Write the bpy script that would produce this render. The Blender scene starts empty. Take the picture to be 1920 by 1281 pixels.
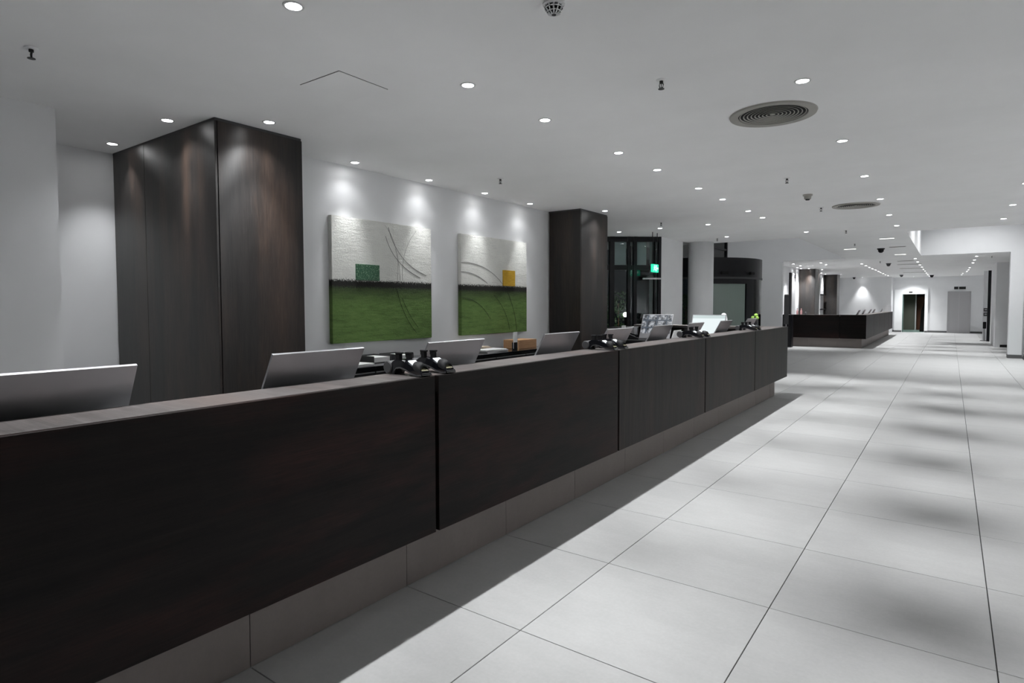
import bpy, bmesh, math, random
from mathutils import Vector, Matrix
random.seed(7)
PI = math.pi
sc = bpy.context.scene
C = sc.collection
H = 2.966                      # ceiling height

# ------------------------------------------------------------------ camera
F = 1126.96; YAW = 0.63013; PITCH = -0.0441; ROLL = -0.0024; CY = 621.70
cam_d = bpy.data.cameras.new('camera'); cam = bpy.data.objects.new('camera', cam_d); C.objects.link(cam)
cam_d.sensor_fit = 'HORIZONTAL'; cam_d.sensor_width = 36.0; cam_d.lens = F/1920*36
cam_d.shift_y = (CY-640.5)/1920.0
cam_d.clip_start = 0.05; cam_d.clip_end = 200
fwd = Vector((-math.sin(YAW)*math.cos(PITCH), math.cos(YAW)*math.cos(PITCH), math.sin(PITCH)))
rt = Vector((math.cos(YAW), math.sin(YAW), 0)); up = rt.cross(fwd)
r2 = rt*math.cos(ROLL)+up*math.sin(ROLL); u2 = -rt*math.sin(ROLL)+up*math.cos(ROLL)
m = Matrix((r2, u2, -fwd)).transposed().to_4x4(); m.translation = (0, 0, 1.52)
cam.matrix_world = m
sc.camera = cam

# ------------------------------------------------------------------ world and exposure
w = bpy.data.worlds.new('night'); sc.world = w; w.use_nodes = True
w.node_tree.nodes['Background'].inputs[0].default_value = (0.02, 0.024, 0.03, 1)
w.node_tree.nodes['Background'].inputs[1].default_value = 0.25
vs = sc.view_settings
vs.view_transform = 'Standard'; vs.look = 'None'; vs.gamma = 1; vs.use_curve_mapping = False
vs.exposure = 0.0
sc.cycles.diffuse_bounces = 8; sc.cycles.max_bounces = 14; sc.cycles.transparent_max_bounces = 16
LAMP = (0.97, 0.985, 1.0)
P_HALL = 270; P_COUNTER = 178; P_WALL = 85; P_FAR = 430; P_ATRIUM = 85
SPOT_ANGLE = 62; SPOT_BLEND = 1.0

def area(name, loc, size, power, rot=(0, 0, 0), size_y=None, spread=180):
    l = bpy.data.lights.new(name, 'AREA'); l.energy = power; l.color = LAMP
    l.spread = math.radians(spread)
    l.shape = 'RECTANGLE'; l.size = size; l.size_y = size_y or size
    o = bpy.data.objects.new(name, l); C.objects.link(o); o.location = loc; o.rotation_euler = rot
    return o
# lamps at the top of the two atrium openings (upper storey lighting)
area('atrium_lamp', (0.6, 17.0, 5.35), 1.2, P_ATRIUM, size_y=0.4, spread=98)
area('atrium_lamp', (0.6, 20.0, 5.35), 1.2, P_ATRIUM, size_y=0.4, spread=98)
area('atrium_lamp', (-4.2, 18.0, 5.35), 1.2, P_ATRIUM*0.7, size_y=0.4)

# ------------------------------------------------------------------ materials
def mat(name, col, rough=0.5, metal=0.0, emit=None, estr=0.0, spec=0.5, trans=0.0, ior=1.45, coat=0.0):
    mt = bpy.data.materials.new(name); mt.use_nodes = True
    b = mt.node_tree.nodes['Principled BSDF']
    b.inputs['Base Color'].default_value = (*col, 1)
    b.inputs['Roughness'].default_value = rough
    b.inputs['Metallic'].default_value = metal
    b.inputs['Specular IOR Level'].default_value = spec
    b.inputs['Transmission Weight'].default_value = trans
    b.inputs['IOR'].default_value = ior
    b.inputs['Coat Weight'].default_value = coat
    if emit:
        b.inputs['Emission Color'].default_value = (*emit, 1)
        b.inputs['Emission Strength'].default_value = estr
    return mt

def nodes(mt):
    nt = mt.node_tree
    return nt, nt.nodes['Principled BSDF']

def mapped(nt, scale, rot=(0, 0, 0), kind='Object'):
    tc = nt.nodes.new('ShaderNodeTexCoord'); mp = nt.nodes.new('ShaderNodeMapping')
    mp.inputs['Scale'].default_value = scale; mp.inputs['Rotation'].default_value = rot
    nt.links.new(tc.outputs[kind], mp.inputs['Vector'])
    return mp

def noise(nt, mp, scale, detail=4, rough=0.6):
    n = nt.nodes.new('ShaderNodeTexNoise'); n.inputs['Scale'].default_value = scale
    n.inputs['Detail'].default_value = detail; n.inputs['Roughness'].default_value = rough
    nt.links.new(mp.outputs[0], n.inputs['Vector']); return n

def ramp(nt, src, stops):
    r = nt.nodes.new('ShaderNodeValToRGB'); e = r.color_ramp.elements
    while len(e) < len(stops): e.new(0.5)
    for i, (p, c) in enumerate(stops):
        e[i].position = p; e[i].color = (*c, 1)
    nt.links.new(src, r.inputs[0]); return r

def bump(nt, b, src, strength, dist=0.01):
    bp = nt.nodes.new('ShaderNodeBump'); bp.inputs['Strength'].default_value = strength
    bp.inputs['Distance'].default_value = dist
    nt.links.new(src, bp.inputs['Height']); nt.links.new(bp.outputs[0], b.inputs['Normal'])

def mix(nt, a, b_, fac, kind='MIX', f=None):
    mx = nt.nodes.new('ShaderNodeMix'); mx.data_type = 'RGBA'; mx.blend_type = kind
    nt.links.new(a, mx.inputs[6]); nt.links.new(b_, mx.inputs[7])
    if f is None: mx.inputs[0].default_value = fac
    else: nt.links.new(f, mx.inputs[0])
    return mx.outputs[2]

def plaster(name, col, rough=0.85):
    mt = mat(name, col, rough, spec=0.25); nt, b = nodes(mt)
    mp = mapped(nt, (1, 1, 1)); n = noise(nt, mp, 90, 3)
    n2 = noise(nt, mp, 1.3, 3)
    r = ramp(nt, n2.outputs[0], [(0.3, tuple(c*0.965 for c in col)), (0.75, tuple(min(1, c*1.02) for c in col))])
    nt.links.new(r.outputs[0], b.inputs['Base Color'])
    bump(nt, b, n.outputs[0], 0.05, 0.002)
    return mt

def wood(name, axis, dark=(0.0085, 0.0068, 0.006), mid=(0.019, 0.0155, 0.0145), red=(0.034, 0.0165, 0.014), rough=0.42, spec=0.5, aniso=0.0):
    """dark stained veneer; figure runs along axis, with fine pores"""
    mt = mat(name, mid, rough, spec=spec); nt, b = nodes(mt)
    sc_ = {'X': (0.55, 9, 9), 'Y': (9, 0.55, 9), 'Z': (9, 9, 0.4)}[axis]
    mp = mapped(nt, sc_); n1 = noise(nt, mp, 1.6, 6, 0.65)
    sf = {'X': (6, 160, 160), 'Y': (160, 6, 160), 'Z': (160, 160, 6)}[axis]
    mpf = mapped(nt, sf); n2 = noise(nt, mpf, 1.0, 3, 0.7)
    sb = {'X': (0.5, 2.2, 2.2), 'Y': (2.2, 0.5, 2.2), 'Z': (2.2, 2.2, 0.35)}[axis]
    mpb = mapped(nt, sb); n3 = noise(nt, mpb, 1.7, 5, 0.6)
    r1 = ramp(nt, n1.outputs[0], [(0.32, dark), (0.58, mid), (0.8, tuple(c*1.25 for c in mid))])
    r3 = ramp(nt, n3.outputs[0], [(0.47, (0, 0, 0)), (0.68, (1, 1, 1))])
    rr = nt.nodes.new('ShaderNodeRGB'); rr.outputs[0].default_value = (*red, 1)
    c1 = mix(nt, r1.outputs[0], rr.outputs[0], 0.5, f=r3.outputs[0])
    rf = ramp(nt, n2.outputs[0], [(0.35, (0.62, 0.62, 0.62)), (0.65, (1.12, 1.12, 1.12))])
    c2 = mix(nt, c1, rf.outputs[0], 1.0, 'MULTIPLY')
    nt.links.new(c2, b.inputs['Base Color'])
    bump(nt, b, n2.outputs[0], 0.18, 0.002)
    if aniso:
        b.inputs['Anisotropic'].default_value = aniso; b.inputs['Anisotropic Rotation'].default_value = 0.25
        tg = nt.nodes.new('ShaderNodeTangent'); tg.direction_type = 'RADIAL'; tg.axis = 'Z'; nt.links.new(tg.outputs[0], b.inputs['Tangent'])
    return mt

def stone(name, col, var=0.085, rough=0.42, fine=0.03, spec=0.4):
    mt = mat(name, col, rough, spec=spec); nt, b = nodes(mt)
    mp = mapped(nt, (1, 1, 1)); n1 = noise(nt, mp, 1.7, 6, 0.65); n2 = noise(nt, mp, 55, 4, 0.7)
    mps = mapped(nt, (0.6, 3.2, 1)); n4 = noise(nt, mps, 3.0, 5, 0.65)
    oi = nt.nodes.new('ShaderNodeObjectInfo')
    r1 = ramp(nt, n1.outputs[0], [(0.25, tuple(c*(1-var) for c in col)), (0.75, tuple(c*(1+var) for c in col))])
    r2 = ramp(nt, n2.outputs[0], [(0.3, (1-fine,)*3), (0.7, (1+fine,)*3)])
    r4 = ramp(nt, n4.outputs[0], [(0.35, (0.97,)*3), (0.7, (1.02,)*3)])
    ro = ramp(nt, oi.outputs['Random'], [(0.0, (0.965,)*3), (1.0, (1.025,)*3)])
    c = mix(nt, r1.outputs[0], r2.outputs[0], 1, 'MULTIPLY')
    c = mix(nt, c, r4.outputs[0], 1, 'MULTIPLY')
    c = mix(nt, c, ro.outputs[0], 1, 'MULTIPLY')
    nt.links.new(c, b.inputs['Base Color'])
    rr = ramp(nt, n1.outputs[0], [(0.3, (rough-0.05,)*3), (0.7, (rough+0.07,)*3)])
    nt.links.new(rr.outputs[0], b.inputs['Roughness'])
    bump(nt, b, n2.outputs[0], 0.03, 0.001)
    return mt

M = {}
M['wall'] = plaster('white_wall_paint', (0.80, 0.805, 0.815))
M['ceil'] = plaster('ceiling_paint', (0.84, 0.84, 0.84))
M['tile'] = stone('floor_tile', (0.45, 0.45, 0.446), rough=0.5, spec=0.25)
M['grout'] = mat('grout', (0.085, 0.085, 0.085), 0.9)
M['plinth'] = stone('plinth_tile', (0.235, 0.205, 0.195), 0.08, 0.55)
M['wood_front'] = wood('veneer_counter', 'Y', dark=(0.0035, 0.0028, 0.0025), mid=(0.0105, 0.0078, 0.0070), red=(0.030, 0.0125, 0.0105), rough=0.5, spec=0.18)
M['wood_front_v_sheen'] = wood('veneer_upright_sheen', 'Z', dark=(0.009, 0.0082, 0.0076), mid=(0.022, 0.020, 0.018), red=(0.036, 0.024, 0.020), rough=0.5, spec=0.22)  # upright grain; the lighter base paints in sheen from the grazing view
M['wood_front_x'] = wood('veneer_counter_cross', 'X', dark=(0.0035, 0.0028, 0.0025), mid=(0.0085, 0.0065, 0.006), red=(0.02, 0.009, 0.008), rough=0.5, spec=0.16)
M['wood_top_sheen'] = wood('veneer_top_sheen', 'X', dark=(0.075, 0.066, 0.064), mid=(0.125, 0.113, 0.11), red=(0.14, 0.11, 0.10), rough=0.42)  # top lightened in colour to carry its grazing reflection
M['wood_col'] = wood('veneer_column', 'Z', dark=(0.010, 0.0088, 0.0082), mid=(0.018, 0.0155, 0.0145), red=(0.040, 0.027, 0.021), rough=0.42, spec=0.5, aniso=0.75)
M['black'] = mat('black_void', (0.004, 0.004, 0.004), 0.8)
M['bounce_laminate'] = mat('light_grey_bounce', (0.38, 0.38, 0.38), 0.5)  # tone of the hidden worktop made pale to bounce light upwards
M['blackmetal'] = mat('black_metal', (0.008, 0.008, 0.010), 0.35, 0.3)
M['plastic'] = mat('black_gloss_plastic', (0.006, 0.0065, 0.009), 0.12, coat=0.5)
M['plasticm'] = mat('black_matt_plastic', (0.010, 0.010, 0.011), 0.6, spec=0.25)
M['greyplastic'] = mat('grey_plastic', (0.055, 0.055, 0.058), 0.55)
M['silver'] = mat('silver_trim', (0.55, 0.55, 0.56), 0.3, 0.9)
M['alu'] = mat('brushed_aluminium', (0.42, 0.42, 0.435), 0.4, 0.92)
nt, b = nodes(M['alu']); mp = mapped(nt, (30, 30, 30)); n = noise(nt, mp, 1.0, 3)
rr = ramp(nt, n.outputs[0], [(0.3, (0.36,)*3), (0.7, (0.42,)*3)]); nt.links.new(rr.outputs[0], b.inputs['Roughness'])
M['white'] = mat('white_plastic', (0.72, 0.72, 0.73), 0.4)
M['frame_lit_white'] = mat('lit_white_frame', (0.92, 0.93, 0.93), 0.5)  # extra white paints in the strong light on the doorway frame
M['paper'] = mat('paper', (0.80, 0.80, 0.80), 0.9)
M['cream'] = mat('cream_card', (0.66, 0.57, 0.47), 0.8)
M['cardboard'] = mat('cardboard', (0.50, 0.285, 0.15), 0.8)
nt, b = nodes(M['cardboard']); mp = mapped(nt, (40, 4, 40)); n = noise(nt, mp, 2, 3)
r = ramp(nt, n.outputs[0], [(0.3, (0.45, 0.255, 0.13)), (0.7, (0.56, 0.32, 0.17))]); nt.links.new(r.outputs[0], b.inputs['Base Color'])
M['lens'] = mat('lamp_lens', (0.9, 0.9, 0.9), 0.4, emit=(1, 1, 1), estr=40)
M['slotlens'] = mat('slot_lamp_lens', (0.9, 0.9, 0.9), 0.4, emit=(1.0, 0.99, 0.95), estr=3.0)
M['exit'] = mat('exit_sign_green', (0.0, 0.3, 0.18), 0.4, emit=(0.03, 0.75, 0.42), estr=1.2)
M['exitw'] = mat('exit_sign_white', (0.8, 0.9, 0.85), 0.4, emit=(0.75, 1.0, 0.9), estr=1.3)
M['display'] = mat('terminal_display', (0.7, 0.73, 0.76), 0.25, emit=(0.9, 0.95, 1.0), estr=0.35)
M['keys'] = mat('keypad_keys', (0.33, 0.31, 0.20), 0.4)
M['base'] = mat('grey_baseboard', (0.12, 0.12, 0.12), 0.5)
M['steel'] = mat('lift_door_steel', (0.45, 0.445, 0.455), 0.45, 0.5)
M['lime'] = mat('lime_petals', (0.42, 0.66, 0.14), 0.7)
M['leaf'] = mat('dark_green_leaf', (0.035, 0.075, 0.025), 0.6)
M['ext_ground'] = mat('night_paving', (0.03, 0.03, 0.03), 0.8)
M['soffit_sheet'] = mat('pale_soffit_sheet', (0.80, 0.84, 0.85), 0.8)  # pale sheets behind the panes, standing in for a lit soffit outside
M['corrfloor'] = mat('green_grey_floor', (0.20, 0.30, 0.27), 0.3)
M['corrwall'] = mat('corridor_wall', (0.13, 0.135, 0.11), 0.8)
M['brownwood'] = mat('brown_wood_panel', (0.15, 0.06, 0.035), 0.6)

def glass(name, tint, rough=0.02, tfac=0.9):
    mt = bpy.data.materials.new(name); mt.use_nodes = True; nt = mt.node_tree
    out = nt.nodes['Material Output']; nt.nodes.remove(nt.nodes['Principled BSDF'])
    t = nt.nodes.new('ShaderNodeBsdfTransparent'); t.inputs[0].default_value = (*tint, 1)
    g = nt.nodes.new('ShaderNodeBsdfGlossy'); g.inputs['Roughness'].default_value = rough
    fr = nt.nodes.new('ShaderNodeFresnel'); fr.inputs[0].default_value = 1.5
    mx = nt.nodes.new('ShaderNodeMixShader')
    nt.links.new(fr.outputs[0], mx.inputs[0]); nt.links.new(t.outputs[0], mx.inputs[1]); nt.links.new(g.outputs[0], mx.inputs[2])
    nt.links.new(mx.outputs[0], out.inputs[0]); return mt
M['glass'] = glass('window_glass', (0.80, 0.85, 0.85))
M['glass_glow'] = mat('green_glow_glass', (0.26, 0.32, 0.29), 0.25, spec=0.5)  # opaque green-grey paints in the reflection and glow of the door glass
M['glassc'] = mat('pale_green_glass', (0.35, 0.50, 0.46), 0.1, trans=0.6)

# ------------------------------------------------------------------ mesh helpers
class G:
    def __init__(s): s.v = []; s.f = []
    def add(s, vs_, fs):
        o = len(s.v); s.v += [tuple(p) for p in vs_]; s.f += [tuple(o+i for i in f) for f in fs]; return s
    def box(s, x0, x1, y0, y1, z0, z1):
        return s.add([(x0, y0, z0), (x1, y0, z0), (x1, y1, z0), (x0, y1, z0), (x0, y0, z1), (x1, y0, z1), (x1, y1, z1), (x0, y1, z1)],
                     [(0, 3, 2, 1), (4, 5, 6, 7), (0, 1, 5, 4), (1, 2, 6, 5), (2, 3, 7, 6), (3, 0, 4, 7)])
    def lathe(s, prof, seg=24, c=(0, 0, 0), axis='Z', a0=0, a1=2*PI):
        full = abs(a1-a0-2*PI) < 1e-6; n = seg if full else seg+1
        vs_ = []
        for r, h in prof:
            for i in range(n):
                a = a0+(a1-a0)*i/seg; p = (r*math.cos(a), r*math.sin(a), h)
                if axis == 'Y': p = (p[0], p[2], p[1])
                if axis == 'X': p = (p[2], p[0], p[1])
                vs_.append((p[0]+c[0], p[1]+c[1], p[2]+c[2]))
        fs = []
        for k in range(len(prof)-1):
            for i in range(seg):
                j = (i+1) % n; fs.append((k*n+i, k*n+j, (k+1)*n+j, (k+1)*n+i))
        if full:
            if prof[0][0] > 1e-6: fs.append(tuple(reversed(range(n))))
            if prof[-1][0] > 1e-6: fs.append(tuple((len(prof)-1)*n+i for i in range(n)))
        return s.add(vs_, fs)
    def cyl(s, c, r, h, seg=20, axis='Z', r2=None):
        return s.lathe([(r, 0), (r if r2 is None else r2, h)], seg, c, axis)
    def prism(s, pts, a, b_, plane='XZ'):
        """polygon in plane, extruded along the third axis from a to b"""
        def P(p, t): return {'XZ': (p[0], t, p[1]), 'YZ': (t, p[0], p[1]), 'XY': (p[0], p[1], t)}[plane]
        n = len(pts); vs_ = [P(p, a) for p in pts]+[P(p, b_) for p in pts]
        fs = [tuple(range(n)), tuple(range(2*n-1, n-1, -1))]+[(i, i+n, (i+1) % n+n, (i+1) % n) for i in range(n)]
        return s.add(vs_, fs)
    def tube(s, pts, r, seg=6):
        pts = [Vector(p) for p in pts]; n = len(pts); vs_ = []; fs = []
        for i, p in enumerate(pts):
            d = (pts[min(i+1, n-1)]-pts[max(i-1, 0)]).normalized()
            u = d.cross(Vector((0.3, 0.2, 1))); u.normalize(); v = d.cross(u)
            for k in range(seg):
                a = 2*PI*k/seg; vs_.append(p+u*(r*math.cos(a))+v*(r*math.sin(a)))
        for i in range(n-1):
            for k in range(seg):
                j = (k+1) % seg; fs.append((i*seg+k, i*seg+j, (i+1)*seg+j, (i+1)*seg+k))
        fs += [tuple(reversed(range(seg))), tuple((n-1)*seg+k for k in range(seg))]
        return s.add(vs_, fs)
    def ball(s, c, r, seg=12, rings=8, sz=1.0):
        return s.lathe([(max(r*math.sin(PI*i/rings), 1e-7), -r*sz*math.cos(PI*i/rings)) for i in range(rings+1)], seg, c)
    def xf(s, mt):
        s.v = [tuple(mt @ Vector(p)) for p in s.v]; return s
    def build(s, name, material, parent=None, bevel=0, smooth=False, seg=2, local=None):
        me = bpy.data.meshes.new(name); me.from_pydata(s.v, [], s.f)
        bm = bmesh.new(); bm.from_mesh(me)
        bmesh.ops.recalc_face_normals(bm, faces=bm.faces)
        if bevel: bmesh.ops.bevel(bm, geom=bm.edges[:], offset=bevel, segments=seg, affect='EDGES', clamp_overlap=True)
        bm.to_mesh(me); bm.free()
        if smooth:
            for p in me.polygons: p.use_smooth = True
            try: me.set_sharp_from_angle(angle=math.radians(38))
            except Exception: pass
        me.materials.append(M[material] if isinstance(material, str) else material)
        o = bpy.data.objects.new(name, me); C.objects.link(o)
        if parent is not None: o.parent = parent
        return o

def tag(o, label=None, cat=None, group=None, kind=None):
    if label: o['label'] = label
    if cat: o['category'] = cat
    if group: o['group'] = group
    if kind: o['kind'] = kind
    return o
def thing(name, label, cat, loc=(0, 0, 0), rz=0, group=None):
    o = bpy.data.objects.new(name, None); C.objects.link(o); o.empty_display_size = 0.1
    o.location = loc; o.rotation_euler = (0, 0, rz); return tag(o, label, cat, group)
def struct(name, g, m_, parent=None, bevel=0, label=None):
    o = g.build(name, m_, parent, bevel); 
    if parent is None: o['kind'] = 'structure'
    if label: o['label'] = label
    return o
def copy_tree(o, parent=None):
    c = o.copy(); C.objects.link(c); c.parent = parent
    for ch in o.children: copy_tree(ch, c)
    return c

# ------------------------------------------------------------------ structure: floor
XC = [-2.342, -1.590, -0.699, 0.192, 1.083, 1.974, 2.865]      # joints along the hall
DY = 0.8994; Y0 = 2.240
T = 0.012; GAP = 0.0045
floor = struct('floor', G().box(-8, 6.5, -5.2, 46, -0.25, -T), 'grout', label='pale grey large format tiled floor of the lobby')
tm = {}
def tile(x0, x1, y0, y1):
    k = (round(x1-x0, 4), round(y1-y0, 4))
    if k not in tm:
        g = G(); a, b_ = (x1-x0)/2-GAP/2, (y1-y0)/2-GAP/2; e = 0.0012
        g.add([(-a, -b_, -T), (a, -b_, -T), (a, b_, -T), (-a, b_, -T), (-a, -b_, -e), (a, -b_, -e), (a, b_, -e), (-a, b_, -e),
               (-a+e, -b_+e, 0), (a-e, -b_+e, 0), (a-e, b_-e, 0), (-a+e, b_-e, 0)],
              [(0, 1, 5, 4), (1, 2, 6, 5), (2, 3, 7, 6), (3, 0, 4, 7), (4, 5, 9, 8), (5, 6, 10, 9), (6, 7, 11, 10), (7, 4, 8, 11), (8, 9, 10, 11), (0, 3, 2, 1)])
        o = g.build('tile', 'tile', floor); tm[k] = o.data
    else:
        o = bpy.data.objects.new('tile', tm[k]); C.objects.link(o); o.parent = floor
    o.location = ((x0+x1)/2, (y0+y1)/2, 0)
    return o
rowY = lambda i: Y0+DY*i
for i in range(-3, 23):
    for k in range(6):
        if k >= 4 and i < 3: continue
        tile(XC[k], XC[k+1], rowY(i), rowY(i+1))
leftX = [-2.342-0.891*j for j in range(0, 4)]
for i in range(10, 23):
    for j in range(3):
        tile(leftX[j+1], leftX[j], rowY(i), rowY(i+1))
# tiles too far off or hidden: joined
g = G()
def rest(x0, x1, y0, y1):
    a = GAP/2; g.box(x0+a, x1-a, y0+a, y1-a, -T, 0)
for i in range(23, 48):
    for k in range(6): rest(XC[k], XC[k+1], rowY(i), rowY(i+1))
    for j in range(6): rest(-2.342-0.891*(j+1), -2.342-0.891*j, rowY(i), rowY(i+1))
for i in range(-8, 23):
    for j in range(6):
        if i >= 10 and j < 3: continue
        rest(-2.342-0.891*(j+1), -2.342-0.891*j, rowY(i), rowY(i+1))
    for k in range(6):
        if i < -3 or (k >= 4 and i < 3): rest(XC[k], XC[k+1], rowY(i), rowY(i+1))
    for k in range(4): rest(2.865+0.9*k, 2.865+0.9*(k+1), rowY(i), rowY(i+1))
tag(g.build('tile', 'tile', floor), 'floor tiles further off, behind the counter and out of view', kind='stuff')

# ------------------------------------------------------------------ structure: ceiling
ceiling = struct('ceiling', G().box(-7.5, 6.5, -5.2, 14.35, H, H+0.3).box(-2.72, -0.75, 14.35, 21.93, H, H+0.3)
                 .box(-7.5, 6.5, 21.93, 39.2, H, H+0.3), 'ceil', label='matt white plaster ceiling with two open wells')
# real openings for the two round vents
VENTS = ((-1.13, 4.92), (-1.16, 10.15))
cg = G()
for x, y in VENTS: cg.cyl((x, y, H-0.05), 0.246, 0.25, 48)
cut = cg.build('cutter', 'ceil'); bo = ceiling.modifiers.new('b', 'BOOLEAN'); bo.operation = 'DIFFERENCE'; bo.object = cut; bo.solver = 'EXACT'
bpy.context.view_layer.update()
new_me = bpy.data.meshes.new_from_object(ceiling.evaluated_get(bpy.context.evaluated_depsgraph_get()))
ceiling.modifiers.clear(); ceiling.data = new_me; bpy.data.objects.remove(cut, do_unlink=True)
struct('ceiling_atrium', G().box(-7.5, 6.5, 14.2, 22.0, 5.5, 5.7), 'ceil')
# access hatch in the near ceiling (thin shadow gap around a flush panel)
h = thing('access_hatch', 'flush square access hatch in the near ceiling above the counter', 'hatch', (-3.28, 2.62, H))
G().box(-0.20, 0.20, -0.20, 0.20, -0.0015, 0.0).build('gap', 'black', h)
G().box(-0.197, 0.197, -0.197, 0.197, -0.004, -0.0012).build('panel', 'ceil', h)

# ------------------------------------------------------------------ structure: walls
struct('wall_left', G().box(-5.5, -5.1, 3.2, 8.83, 0, H), 'wall', label='white wall lit by spotlights behind the paintings')
struct('wall_near_left', G().box(-7.0, -5.33, -5.2, 1.64, 0, H), 'wall', label='plain grey-lit wall at the left edge')
struct('wall_recess', G().box(-7.0, -6.48, 1.64, 3.2, 0, H), 'wall', label='white wall of the recess beside the dark pillar')
struct('wall_behind', G().box(-7.0, 6.5, -5.4, -5.2, 0, H), 'wall')
struct('wall_right', G().box(5.6, 5.8, -5.2, 21.73, 0, 5.5), 'wall')
struct('wall_glazing_night', G().box(-7.5, -7.3, 8.6, 13.6, 0, H), 'blackmetal')  # coloured black to stand for night darkness behind the lower panes
struct('wall_cross', G().box(-7.5, -5.5, 8.4, 8.6, 0, H), 'wall')
# wells in the ceiling
struct('wall_well_front', G().box(-7.5, -2.72, 14.15, 14.35, H+0.3, 5.5).box(-0.75, 5.8, 14.15, 14.35, H+0.3, 5.5), 'wall')
struct('wall_well_side', G().box(-2.72, -2.52, 14.35, 21.73, H+0.3, 5.5).box(-0.95, -0.75, 14.35, 21.73, H+0.3, 5.5), 'wall')
struct('wall_well_back', G().box(-4.62, -2.72, 21.73, 21.93, H, 5.5).box(-0.75, 5.6, 21.73, 21.93, H, 5.5), 'wall',
       label='bright white bulkhead above the far end of the lobby')
struct('wall_revolving', G().box(-6.5, -4.62, 21.73, 22.0, 0, 5.5), 'wall', label='grey wall right of the revolving door')
# pillars by the glazing
struct('pillar_square', G().box(-5.30, -5.03, 12.33, 13.6, 0, H), 'wall', label='square white pillar right of the dark glazing')
struct('pillar_round', G().lathe([(0.285, 0), (0.285, H)], 40, (-4.76, 14.05, 0)), 'wall', label='round white pillar left of the revolving door')
for p in bpy.data.objects['pillar_round'].data.polygons:
    if abs(p.normal.z) < 0.5: p.use_smooth = True
# right hand pier and the walls behind it
struct('wall_pier', G().box(1.32, 1.62, 21.73, 22.05, 0, H), 'wall', label='white pier carrying the bulkhead at the right')
struct('baseboard_pier', G().box(1.312, 1.628, 21.722, 22.06, 0, 0.10), 'base')
struct('wall_right_far', G().box(1.27, 3.6, 27.0, 30.2, 0, H), 'wall')
struct('baseboard_right', G().box(1.42, 3.6, 26.985, 27.0, 0, 0.09), 'black')
struct('wall_back', G().box(-0.98, 1.75, 38.94, 39.2, 0, H).box(-2.6, -0.98, 38.94, 39.2, 2.30, H).box(-2.62, -2.48, 38.94, 39.2, 0, 2.3), 'wall',
       label='white wall at the far end with doorway and lift')
struct('wall_right_back', G().box(1.55, 1.75, 30.2, 38.94, 0, H), 'wall')
struct('wall_far_left', G().box(-5.4, -5.1, 22.0, 37.6, 0, H), 'wall')
struct('wall_far_desk', G().box(-5.4, -2.56, 37.6, 38.94, 0, H), 'wall', label='white wall lit by one spotlight behind the far counter')
struct('baseboard_back', G().box(-0.98, -0.14, 38.92, 38.94, 0, 0.10).box(0.84, 1.55, 38.92, 38.94, 0, 0.10), 'base')
struct('baseboard_desk', G().box(-2.56, -2.48, 38.92, 38.94, 0, 0.10), 'base')
struct('wall_right_rear', G().box(1.62, 5.6, 22.6, 22.8, 0, H), 'wall')
# dark upright panel edge at the right
tag(G().box(1.20, 1.33, 30.9, 31.0, 0.0, 2.86).build('door_leaf', 'blackmetal'), 'tall narrow black door leaf against the right wall', 'door')

# ------------------------------------------------------------------ veneered pillars
def veneer_pillar(name, label, x0, x1, y0, y1, joints):
    t = thing(name, label, 'pillar', ((x0+x1)/2, (y0+y1)/2, 0))
    hx, hy = (x1-x0)/2, (y1-y0)/2; gp = 0.004; th = 0.02
    G().box(-hx+th, hx-th, -hy+th, hy-th, 0, H).build('core', 'black', t)
    top = H-0.022
    xs = [-hx+th]+[j-(x0+x1)/2 for j in joints]+[hx]
    for a, b_ in zip(xs[:-1], xs[1:]):
        G().box(a+gp/2, b_-gp/2, -hy, -hy+th-0.001, 0, top).build('panel', 'wood_col', t, bevel=0.0015, seg=1)
    G().box(hx-th+0.001, hx, -hy+th+gp, hy, 0, top).build('panel', 'wood_col', t, bevel=0.0015, seg=1)
    G().box(-hx, -hx+th-0.001, -hy+th+gp, hy, 0, top).build('panel', 'wood_col', t, bevel=0.0015, seg=1)
    G().box(-hx+0.005, hx-0.005, -hy+0.005, hy-0.005, top, H-0.001).build('cap_strip', 'greyplastic', t)
    return t
veneer_pillar('veneered_pillar', 'large dark wood veneered pillar left of the paintings', -6.47, -4.59, 2.43, 3.20, [-5.80])
veneer_pillar('veneered_pillar', 'dark wood veneered pillar right of the paintings', -5.09, -4.52, 7.95, 8.83, [])
veneer_pillar('veneered_pillar', 'nearer of two dark pillars behind the far counter', -5.09, -4.49, 27.15, 28.1, [])
veneer_pillar('veneered_pillar', 'farther of two dark pillars behind the far counter', -5.09, -4.50, 33.1, 33.95, [])

# ------------------------------------------------------------------ main reception counter
XP = -2.204; ZT = 1.144; ZB = 0.302; XB = -2.342
ctr = thing('reception_counter', 'long dark wood reception counter running down the lobby', 'counter', (-2.35, 3, 0))
def L(g_): return g_.xf(Matrix.Translation((2.35, -3, 0)))
YJ = [-4.20, -2.02, 0.16, 2.34, 4.52, 6.70, 8.82, 10.90]
JG = 0.026
for i in range(len(YJ)-1):
    a = YJ[i]+(JG/2 if i else 0); b_ = YJ[i+1]-(JG/2 if i < len(YJ)-2 else 0)
    L(G().box(XP-0.03, XP, a, b_, ZB, ZT)).build('front_panel', 'wood_front' if i < 4 else 'wood_front_v_sheen', ctr, bevel=0.002, seg=1)
    L(G().box(-2.50, XP-0.031, a, b_, ZT-0.04, ZT)).build('top_panel', 'wood_top_sheen', ctr, bevel=0.002, seg=1)
L(G().box(-2.49, XP-0.034, -4.19, 10.86, ZB+0.01, ZT-0.045)).build('carcass', 'black', ctr)
L(G().box(XB-0.12, XB-0.021, -4.1, 10.60, 0, ZB+0.008)).build('plinth_core', 'black', ctr)
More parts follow.
